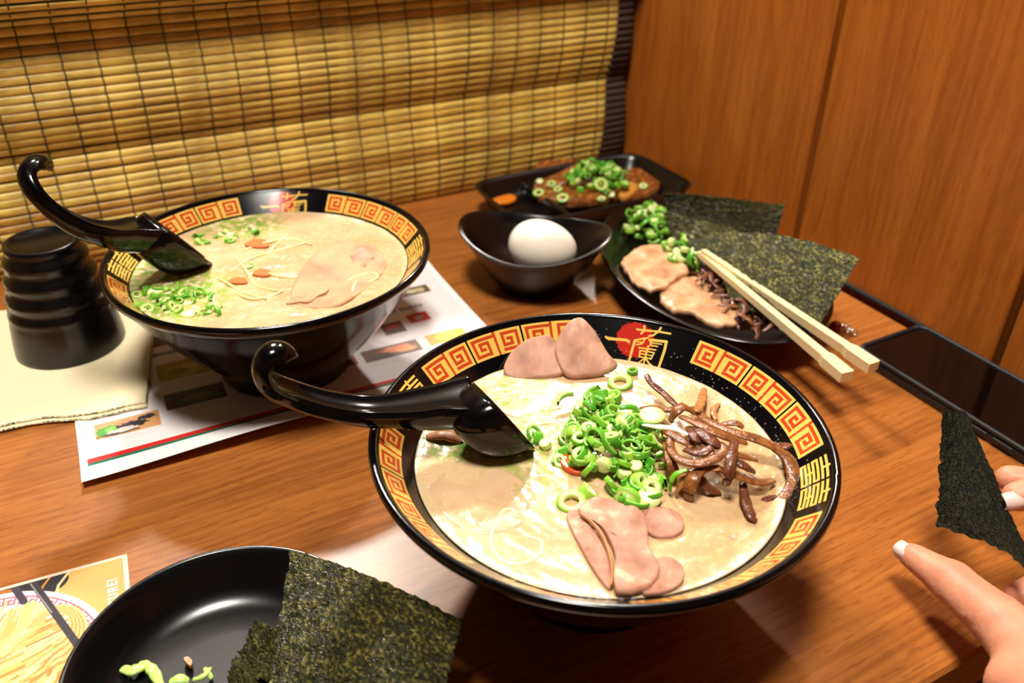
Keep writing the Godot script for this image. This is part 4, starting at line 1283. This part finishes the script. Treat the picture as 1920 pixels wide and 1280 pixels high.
func build_side_dishes() -> void:
	# boat-shaped bowl with an egg
	var lip := func(q: Vector3, a: float):
		var k: float = clampf(q.y / 0.042, 0, 1)
		var o := Vector3(q.x * lerpf(1.0, 1.16, k), q.y, q.z * lerpf(1.0, 0.92, k))
		o.y += 0.0055 * pow(k, 3) * cos(2 * a)
		return o
	var eb := to2([[0, 0.004], [0.024, 0.004], [0.0245, 0], [0.0275, 0], [0.029, 0.003], [0.034, 0.010], [0.041, 0.022], [0.046, 0.033], [0.0500, 0.0405], [0.0515, 0.0425], [0.0512, 0.0438], [0.0500, 0.0442], [0.0485, 0.0432], [0.0445, 0.0345], [0.038, 0.022], [0.028, 0.011], [0.012, 0.0075], [0, 0.007]])
	var ec := Vector3(0.0165, TY, -0.6125)
	var t := thing("egg_bowl", "small black bowl with a wavy lip holding the egg", "bowl", ec, "", Basis(Vector3.UP, -0.22))
	part("body", lathe(eb.slice(0, 11), 96, null, lip), M.black_satin, t)
	part("inside", lathe(eb.slice(10), 96, null, lip), M.black_satin, t)
	var egg_fn := func(u, v):
		var a: float = v * PI
		var r := 0.0205 * sin(a)
		var x := -0.0268 * cos(a)
		r *= 1.0 - 0.10 * x / 0.0268
		return Vector3(x, r * cos(u * TAU), r * sin(u * TAU))
	var ep := at(1017, 462, 0.031)
	solo("egg", grid(48, 32, egg_fn, true), M.egg, "peeled white boiled egg in the small black bowl", "egg", ep, "", Basis(Vector3.UP, -0.1) * Basis(Vector3.BACK, -0.12))
	# two-part tray in the corner
	var tc := room(-0.1085, 0.0002, 0.0947)
	var rr := func(q: Vector3, a: float):           # circle to rounded rectangle
		var r := Vector2(q.x, q.z).length()
		var c := Vector2(cos(a), sin(a))
		var n := pow(pow(absf(c.x), 7.0) + pow(absf(c.y), 7.0), -1.0 / 7.0)
		var inset := 0.054 - r
		return Vector3(c.x * n * (0.094 - inset), q.y, c.y * n * (0.054 - inset))
	var tp := to2([[0.0, 0.003], [0.036, 0.003], [0.0365, 0], [0.0395, 0], [0.041, 0.003], [0.0475, 0.014], [0.0520, 0.0215], [0.0538, 0.0235], [0.0540, 0.0248], [0.0530, 0.0256], [0.0512, 0.0250], [0.0490, 0.0215], [0.0440, 0.0120], [0.0400, 0.0070], [0.034, 0.0058], [0.0, 0.0058]])
	var tr := thing("tray_dish", "black rectangular two-part dish in the corner by the blind", "dish", tc, "", booth)
	part("body", lathe(tp.slice(0, 9), 120, null, rr), M.black_satin, tr)
	part("inside", lathe(tp.slice(8), 120, null, rr), M.black_satin, tr)
	var dv := []
	for i in 9: dv.append(Vector3(0, 0, lerpf(-0.046, 0.046, i / 8.0)))
	part("divider", rod(PackedVector3Array(dv), 0.0035, 0.0125, 14), M.black_satin, tr, Vector3(-0.0385, 0.0062, 0))
	var sa := []
	for i in 12: sa.append(Vector2(0.0125 * cos(i * TAU / 12), 0.010 * sin(i * TAU / 12)))
	solo("sauce", slab(round_outline(sa, 3), 0.0032), M.sauce, "orange sauce in the left hollow of the corner dish", "sauce", at(944, 377, 0.0072), "", booth)
	var hb := 0.0062
	meat("braised_pork_slice", [[998, 338], [1010, 322], [1060, 320], [1090, 332], [1085, 352], [1040, 360], [1005, 356]], hb + 0.004, 0.010, M.braise, "dark braised pork slice at the back left of the corner dish", Vector2(0.1, -0.1), 0.002)
	meat("braised_pork_slice", [[1000, 366], [1030, 354], [1090, 350], [1150, 356], [1168, 372], [1140, 390], [1070, 398], [1014, 392]], hb, 0.010, M.braise, "wide braised pork slice at the front of the corner dish", Vector2(0.0, 0.1), 0.002)
	meat("braised_pork_slice", [[1140, 352], [1170, 336], [1208, 334], [1236, 352], [1222, 374], [1180, 384], [1148, 376]], hb, 0.011, M.braise, "braised pork slice with yellow fat at the right of the corner dish", Vector2(-0.1, 0.0), 0.002)
	meat("pork_fat", [[1155, 368], [1165, 356], [1185, 352], [1194, 362], [1182, 376], [1164, 380]], hb + 0.006, 0.0065, M.braise_fat, "yellow glistening piece of fat in the corner dish", Vector2.ZERO, 0.001)
	scallion_heap(at(1118, 348, 0.018), 0.030, 0.022, -0.5, 0.021, 95, "pale green scallion ring heaped on the braised pork", "bright green scallion curl heaped on the braised pork", "corner dish scallion", 1.0, 0.55)
	solo("scallion_ring", P.ring[0], M.scallion, "large open scallion ring facing out of the heap on the braised pork", "scallion", at(1112, 338, 0.0395) + booth * Vector3(0, 0, 0.012), "", booth * Basis(Vector3.RIGHT, 0.9).scaled(Vector3.ONE * 1.5))
	for q in [[1012, 341, 1.0], [1034, 345, 0.95], [1010, 362, 1.15], [1055, 372, 1.3], [1128, 374, 1.0], [1147, 366, 0.9], [1206, 350, 1.1], [1046, 355, 0.9]]:
		solo("scallion_ring", P.ring[[1, 3, 0][int(q[0]) % 3]], M.scallion, "loose scallion ring lying on the braised pork outside the heap", "scallion", at(q[0], q[1], 0.0185), "loose scallion rings on the braised pork", Basis(Vector3(1, 0, 0.3).normalized(), 0.5).scaled(Vector3.ONE * q[2] * 0.95))
	# oval dish with pork, scallions, wood ear and nori
	var pc := Vector3(0.1497, TY, -0.600)
	var turn := Basis(Vector3.UP, -1.3268)
	var ov := func(q: Vector3, _a: float):
		var r := Vector2(q.x, q.z).length()
		return Vector3(q.x * (0.1205 / 0.079 if r > 0.001 else 1.0), q.y, q.z)
	var pp := to2([[0, 0.003], [0.043, 0.003], [0.0435, 0], [0.047, 0], [0.049, 0.003], [0.060, 0.012], [0.0715, 0.0225], [0.0782, 0.0268], [0.0790, 0.0278], [0.0782, 0.0288], [0.0760, 0.0280], [0.068, 0.0215], [0.056, 0.0120], [0.044, 0.0076], [0.03, 0.0068], [0, 0.0066]])
	var pl := thing("oval_dish", "black oval dish of pork, scallions and nori beside the veneer wall", "dish", pc, "", turn)
	part("body", lathe(pp.slice(0, 9), 110, null, ov), M.black_satin, pl)
	part("inside", lathe(pp.slice(8), 110, null, ov), M.black_satin, pl)
	meat("roast_pork_slice", [[1165, 495], [1178, 478], [1198, 468], [1239, 462], [1257, 487], [1290, 516], [1262, 535], [1238, 556], [1198, 545], [1176, 520]], 0.0190, 0.0040, M.pork_brown, "roast pork slice nearest the scallions on the oval dish", Vector2(0.04, 0.06), 0.003, "", 0.05)
	meat("roast_pork_slice", [[1239, 554], [1254, 534], [1295, 521], [1345, 540], [1357, 565], [1379, 587], [1384, 612], [1352, 620], [1307, 604], [1270, 592], [1243, 573]], 0.0185, 0.0042, M.pork_brown, "roast pork slice at the near rim of the oval dish", Vector2(0.0, 0.05), 0.003, "", 0.05)
	scallion_heap(at(1222, 438, 0.016), 0.021, 0.028, 0.3, 0.023, 90, "pale green scallion ring heaped on the oval dish", "bright green scallion curl heaped on the oval dish", "oval dish scallion", 1.05, 0.55)
	scallion_heap(at(1290, 488, 0.019), 0.014, 0.024, 0.5, 0.020, 50, "pale green scallion ring heaped on the oval dish", "bright green scallion curl heaped on the oval dish", "oval dish scallion", 1.05, 0.55)
	var c1 := at(1345, 530, 0.016)
	var c2 := at(1432, 618, 0.017)
	for i in 76:
		var k := rng.randf()
		var p := c1.lerp(c2, k) + Vector3(rng.randf_range(-0.016, 0.016), rng.randf_range(0.0, 0.010), rng.randf_range(-0.012, 0.012))
		var a := rng.randf() * TAU
		var len := rng.randf_range(0.008, 0.016)
		var pts := []
		for j in 4:
			var f := j / 3.0 - 0.5
			pts.append(Vector3(cos(a) * f * len * 2 + 0.003 * sin(j * 2.0 + i), 0.004 * cos(f * 3) + 0.001 * sin(j + i), sin(a) * f * len * 2 + 0.002 * cos(j * 2.2 + i)))
		solo("wood_ear_strip", rod(spline(pts, 4), 0.0020, 0.0010, 8, func(x): return 0.5 + 0.5 * sin(x * PI)), [M.ear, M.ear_dark][rng.randi() % 2], "brown wood ear strip in the heap under the chopsticks", "mushroom", p, "wood ear strips on the oval dish")
	var curl := func(u, v): return Vector3(0, 0.006 * sin(u * PI) * 0.6 + 0.006 * pow(u, 4), 0) + Vector3(0.0, 0.004 * sin(v * PI), 0)
	nori_sheet("nori_sheet", "dark nori sheet standing farthest back on the oval dish", [at(1243, 362, .060), at(1470, 396, .052), at(1452, 462, .030), at(1250, 405, .040)], 201, M.nori, 40, 26, curl)
	nori_sheet("nori_sheet", "crinkled nori sheet in the middle of the stack on the oval dish", [at(1241, 396, .050), at(1456, 466, .046), at(1405, 560, .022), at(1262, 468, .024)], 202, M.nori_pale, 44, 36, curl)
	nori_sheet("nori_sheet", "large crinkled nori sheet with a pointed corner at the front of the oval dish", [at(1325, 436, .046), at(1612, 486, .068), at(1520, 632, .026), at(1375, 575, .026)], 203, M.nori_pale, 50, 40, func(u, v): return Vector3(0, 0.010 * sin(u * PI * 0.85) * (1 - v * 0.5) - 0.004 * u, 0))

func stick(label: String, a: Vector3, b: Vector3) -> void:   # split bamboo chopstick from tip a to handle end b
	var t := thing("chopstick", label, "chopstick", a)
	var d := b - a
	var len := d.length()
	var f := d / len
	var s := f.cross(Vector3.UP).normalized()
	var u := s.cross(f)
	var sec := [[0.0, 0.0016], [0.0008, 0.0020], [len * 0.5, 0.0026], [len - 0.0225, 0.0031], [len - 0.0185, 0.0044], [len - 0.0008, 0.0046], [len, 0.0043]]
	for piece in 2:
		var st := SurfaceTool.new()
		st.begin(Mesh.PRIMITIVE_TRIANGLES)
		st.set_smooth_group(-1)
		var corner := func(k, i): return f * float(sec[k][0]) + s * (float(sec[k][1]) * [1, 1, -1, -1][i]) + u * (minf(float(sec[k][1]), 0.0034) * [1, -1, -1, 1][i])
		var from := 0 if piece == 0 else 3
		var to := 3 if piece == 0 else 6
		for k in range(from, to):
			for i in 4:
				var j := (i + 1) % 4
				for v in [corner.call(k, i), corner.call(k + 1, i), corner.call(k, j), corner.call(k, j), corner.call(k + 1, i), corner.call(k + 1, j)]: st.add_vertex(v)
		for e in [from, to]:
			var o := [0, 1, 2, 0, 2, 3] if e == from else [0, 2, 1, 0, 3, 2]
			for i in o: st.add_vertex(corner.call(e, i))
		st.generate_normals()
		part("shaft" if piece == 0 else "grip", st.commit(), M.chop, t)

func build_phone_and_sticks() -> void:
	stick("left pale wooden chopstick lying across the oval dish", at(1311, 474, .0365), at(1588, 706, .0335))
	stick("right pale wooden chopstick lying across the oval dish, nearer the phone", at(1317, 471, .0395), at(1638, 688, .0335))
	var t := thing("phone", "black mobile phone lying by the veneer wall, face up", "phone", room(-0.0455, 0, 0.4655), "", booth)
	var o := []
	for i in 40:
		var a := i * TAU / 40
		var c := Vector2(cos(a), sin(a))
		var k := pow(pow(absf(c.x), 9.0) + pow(absf(c.y), 9.0), -1.0 / 9.0)
		o.append(Vector2(signf(c.x) * maxf(0, absf(c.x * k) * 0.007 + 0.0265 * smoothstep(0.0, 0.5, absf(c.x * k))), signf(c.y) * (absf(c.y * k) * 0.007 + 0.0605 * smoothstep(0.0, 0.5, absf(c.y * k)))))
	var rc := PackedVector2Array()
	for q in [[1, -1], [1, 1], [-1, 1], [-1, -1]]:
		for i in 9:
			var a: float = {Vector2(1, -1): -PI / 2, Vector2(1, 1): 0.0, Vector2(-1, 1): PI / 2, Vector2(-1, -1): PI}[Vector2(q[0], q[1])] + i * PI / 16
			rc.append(Vector2(q[0] * 0.0255 + 0.0075 * cos(a), q[1] * 0.0600 + 0.0075 * sin(a)))
	part("case", slab(rc, 0.0088, null, 20.0, 0.975), M.rubber, t)
	var inner := PackedVector2Array()
	for q in rc: inner.append(Vector2(q.x * 0.925, q.y * 0.965))
	part("screen", slab(inner, 0.0008, null, 20.0, 0.992), M.glass, t, Vector3(0, 0.0084, 0))
	var rim := PackedVector3Array()
	for i in rc.size() + 1:
		var q: Vector2 = rc[i % rc.size()]
		rim.append(Vector3(q.x * 0.965, 0.0090, q.y * 0.984))
	part("bumper", rod(rim, 0.0017, 0.0016, 10), M.rubber, t)
	for z in [0.030, 0.047]:
		part("side_button", cbox(Vector3(0.0012, 0.0026, 0.0135), 0.0005), M.rubber, t, Vector3(-0.0334, 0.0052, z))
	# beaded charm by the oval dish
	var cp := at(1564, 622, 0.0)
	var ch := thing("charm", "small red bead with a silver ring beside the oval dish", "charm", cp)
	var bead := []
	for i in 13: bead.append(Vector2(maxf(0.0, 0.0046 * sin(i * PI / 12)), 0.0044 - 0.0044 * cos(i * PI / 12)))
	part("bead", lathe(bead, 24), M.red, ch)
	for k in 4:
		var lk := PackedVector3Array()
		for i in 17: lk.append(Vector3(0.0028 * cos(i * TAU / 16), 0.0024 * sin(i * TAU / 16) * (1 if k % 2 else 0), 0.0024 * sin(i * TAU / 16) * (0 if k % 2 else 1)))
		part("link", rod(lk, 0.00055, 0.00055, 6), M.silver, ch, Vector3(0.0058 + 0.0016 * k + 0.001 * (k % 2), 0.0032, -0.0028 + 0.0036 * k * 0.8))

func build_near_plate() -> void:
	var c := Vector3(-0.1165, TY, -0.2328)
	var pr := to2([[0, 0.003], [0.034, 0.003], [0.0345, 0.0], [0.038, 0.0], [0.0395, 0.003], [0.050, 0.0075], [0.0585, 0.0205], [0.0618, 0.0266], [0.0628, 0.0280], [0.0622, 0.0288], [0.0608, 0.0282], [0.0575, 0.0225], [0.053, 0.0150], [0.049, 0.0105], [0.043, 0.0082], [0.03, 0.0072], [0, 0.0068]])
	var t := thing("side_plate", "round black plate with scraps at the near left corner", "plate", c)
	part("body", lathe(pr.slice(0, 9), 110), M.black_satin, t)
	part("inside", lathe(pr.slice(8), 110), M.black_satin, t)
	nori_sheet("nori_sheet", "large dark green nori sheet leaning on the near black plate's rim", [at(546, 1030, .0345), at(868, 1163, .044), at(806, 1420, .030), at(500, 1350, .0135)], 204, M.nori, 70, 60, func(u, v): return Vector3(0, 0.004 * sin(u * PI) + 0.003 * sin(v * PI), 0), 0.016, 0.0011)
	nori_sheet("nori_scrap", "wet crumpled nori scrap on the near plate, left of the large sheet", [at(480, 1162, .0175), at(520, 1180, .020), at(530, 1300, .014), at(440, 1250, .0105)], 205, M.nori_pale, 26, 26, func(u, v): return Vector3(0, 0.003 * sin(u * 7) * sin(v * 5), 0), 0.06, 0.0022)
	nori_sheet("nori_scrap", "wet nori scrap lowest on the near plate, at the frame's edge", [at(440, 1232, .0115), at(500, 1245, .014), at(510, 1350, .011), at(415, 1330, .0095)], 206, M.nori_pale, 24, 24, func(u, v): return Vector3(0, 0.003 * sin(u * 5 + 1) * sin(v * 6), 0), 0.07, 0.0022)
	var pale := mat(rgb(176, 206, 104), 0.3)
	var h := 0.0085
	for q in [
		["pale scallion scrap with a bent tail on the near plate", [[229, 1252, h + .002], [246, 1256, h + .004], [262, 1250, h + .0035], [270, 1240, h + .002]], 0.0030],
		["green scallion scrap trailing to the frame's edge on the near plate", [[268, 1241, h + .003], [282, 1252, h + .003], [292, 1266, h + .002], [304, 1292, h + .001]], 0.0026],
		["flat scallion scrap at the frame's edge, middle of the near plate", [[318, 1278, h + .001], [336, 1272, h + .003], [354, 1276, h + .001]], 0.0026],
		["thin curly scallion scrap right of the others on the near plate", [[362, 1274, h + .002], [376, 1270, h + .003], [388, 1262, h + .0035], [394, 1252, h + .002]], 0.0014],
		["short scallion scrap crossing the thin curly one", [[384, 1252, h + .003], [390, 1262, h + .003], [398, 1272, h + .002]], 0.0014],
	]:
		strip(q[0], q[1], q[2], 0.0010, pale, "scallion_scrap", "", "scallion")
	meat("pork_crumb", [[346, 1240], [354, 1236], [362, 1244], [360, 1254], [352, 1250]], h, 0.0024, M.pork_rim, "tiny brown pork crumb on the near plate", Vector2.ZERO, 0.001)

func build_hand() -> void:
	var J := func(x, y, h): return at(x, y, h)
	var wrist: Vector3 = J.call(2200, 1420, 0.060)
	var elbow: Vector3 = wrist + Vector3(0.10, 0.02, 0.19)
	var thumb := [J.call(1709, 1041, .0235), J.call(1786, 1092, .0275), J.call(1874, 1166, .0345), J.call(1985, 1290, .043)]
	var index := [J.call(1908, 931, .0635), J.call(1968, 918, .0665), J.call(2040, 960, .070), J.call(2120, 1120, .065)]
	var middle := [J.call(1893, 897, .0475), J.call(1966, 912, .050), J.call(2050, 985, .054), J.call(2135, 1170, .056)]
	var ring := [J.call(1912, 1118, .027), J.call(1975, 1090, .031), J.call(2060, 1110, .038), J.call(2150, 1230, .046)]
	var little := [J.call(1950, 1215, .024), J.call(2010, 1190, .027), J.call(2085, 1210, .032), J.call(2165, 1300, .040)]
	var bones := []
	for f in [[thumb, [.0062, .0096, .0112, .0150]], [index, [.0068, .0078, .0088, .0105]], [middle, [.0068, .0078, .0090, .0105]], [ring, [.0066, .0076, .0086, .0100]], [little, [.0056, .0066, .0076, .0092]]]:
		for i in 3: bones.append([f[0][i], f[0][i + 1], f[1][i], f[1][i + 1], 0.003])
	bones.append([thumb[3], wrist, .0150, .0195, .010])
	bones.append([J.call(1905, 1290, .036), wrist, .0115, .018, .008])
	for f in [index, middle, ring, little]: bones.append([f[3], wrist, .0110, .0170, .008])
	bones.append([index[3], little[3], .010, .009, .006])
	bones.append([wrist, wrist.lerp(elbow, 0.35), .019, .022, .008])
	var base := Vector3(wrist.x, TY, wrist.z)
	for b in bones:
		b[0] -= base
		b[1] -= base
	var t := thing("person", "right hand at the right border pinching a nori sheet, thumb stretched forward", "person", base)
	part("hand", flesh(bones, 0.0026, 0.004), M.skin, t)
	# nails: small domed plates on thumb and index
	var nail := func(tip: Vector3, back: Vector3, out: Vector3, w: float, l: float, lift: float):
		var f := (tip - back).normalized()
		var n := (out - f * out.dot(f)).normalized()
		var s := f.cross(n)
		var g := func(u, v):
			var x: float = (u * 2 - 1)
			var y: float = (v * 2 - 1)
			var e := sqrt(maxf(0.0, 1 - 0.25 * pow(absf(y), 6)))
			return tip - base + s * (x * w * e) + f * (y * l) + n * (lift - 0.0034 * x * x - 0.0010 * y * y)
		part("nail", sheet(10, 12, 0.0006, g), M.nail, t)
	nail.call(thumb[0] + (thumb[0] - thumb[1]).normalized() * 0.0012, thumb[1], Vector3(-1.0, 0.25, -0.35), .0044, .0058, 0.0058)
	nail.call(index[0] + (index[0] - index[1]).normalized() * 0.002, index[1], Vector3(-0.35, 0.25, 1.0), .0046, .0062, 0.0064)
	var sl := PackedVector3Array()
	for i in 9: sl.append(wrist.lerp(elbow, 0.14 + 0.86 * i / 8.0) - base)
	part("sleeve", rod(sl, 0.030, 0.030, 24, func(x): return 0.88 + 0.3 * x), M.sleeve, t)
	nori_sheet("nori_sheet", "dark nori sheet held up by the hand at the right border", [at(1766, 773, .079), at(1814, 778, .074), at(1968, 1128, .050), at(1757, 988, .037)], 207, M.nori_dark, 36, 50, func(u, v): return Vector3(0.004, 0.004, 0.0) * sin(u * PI) * (0.4 + v), 0.03, 0.0007)
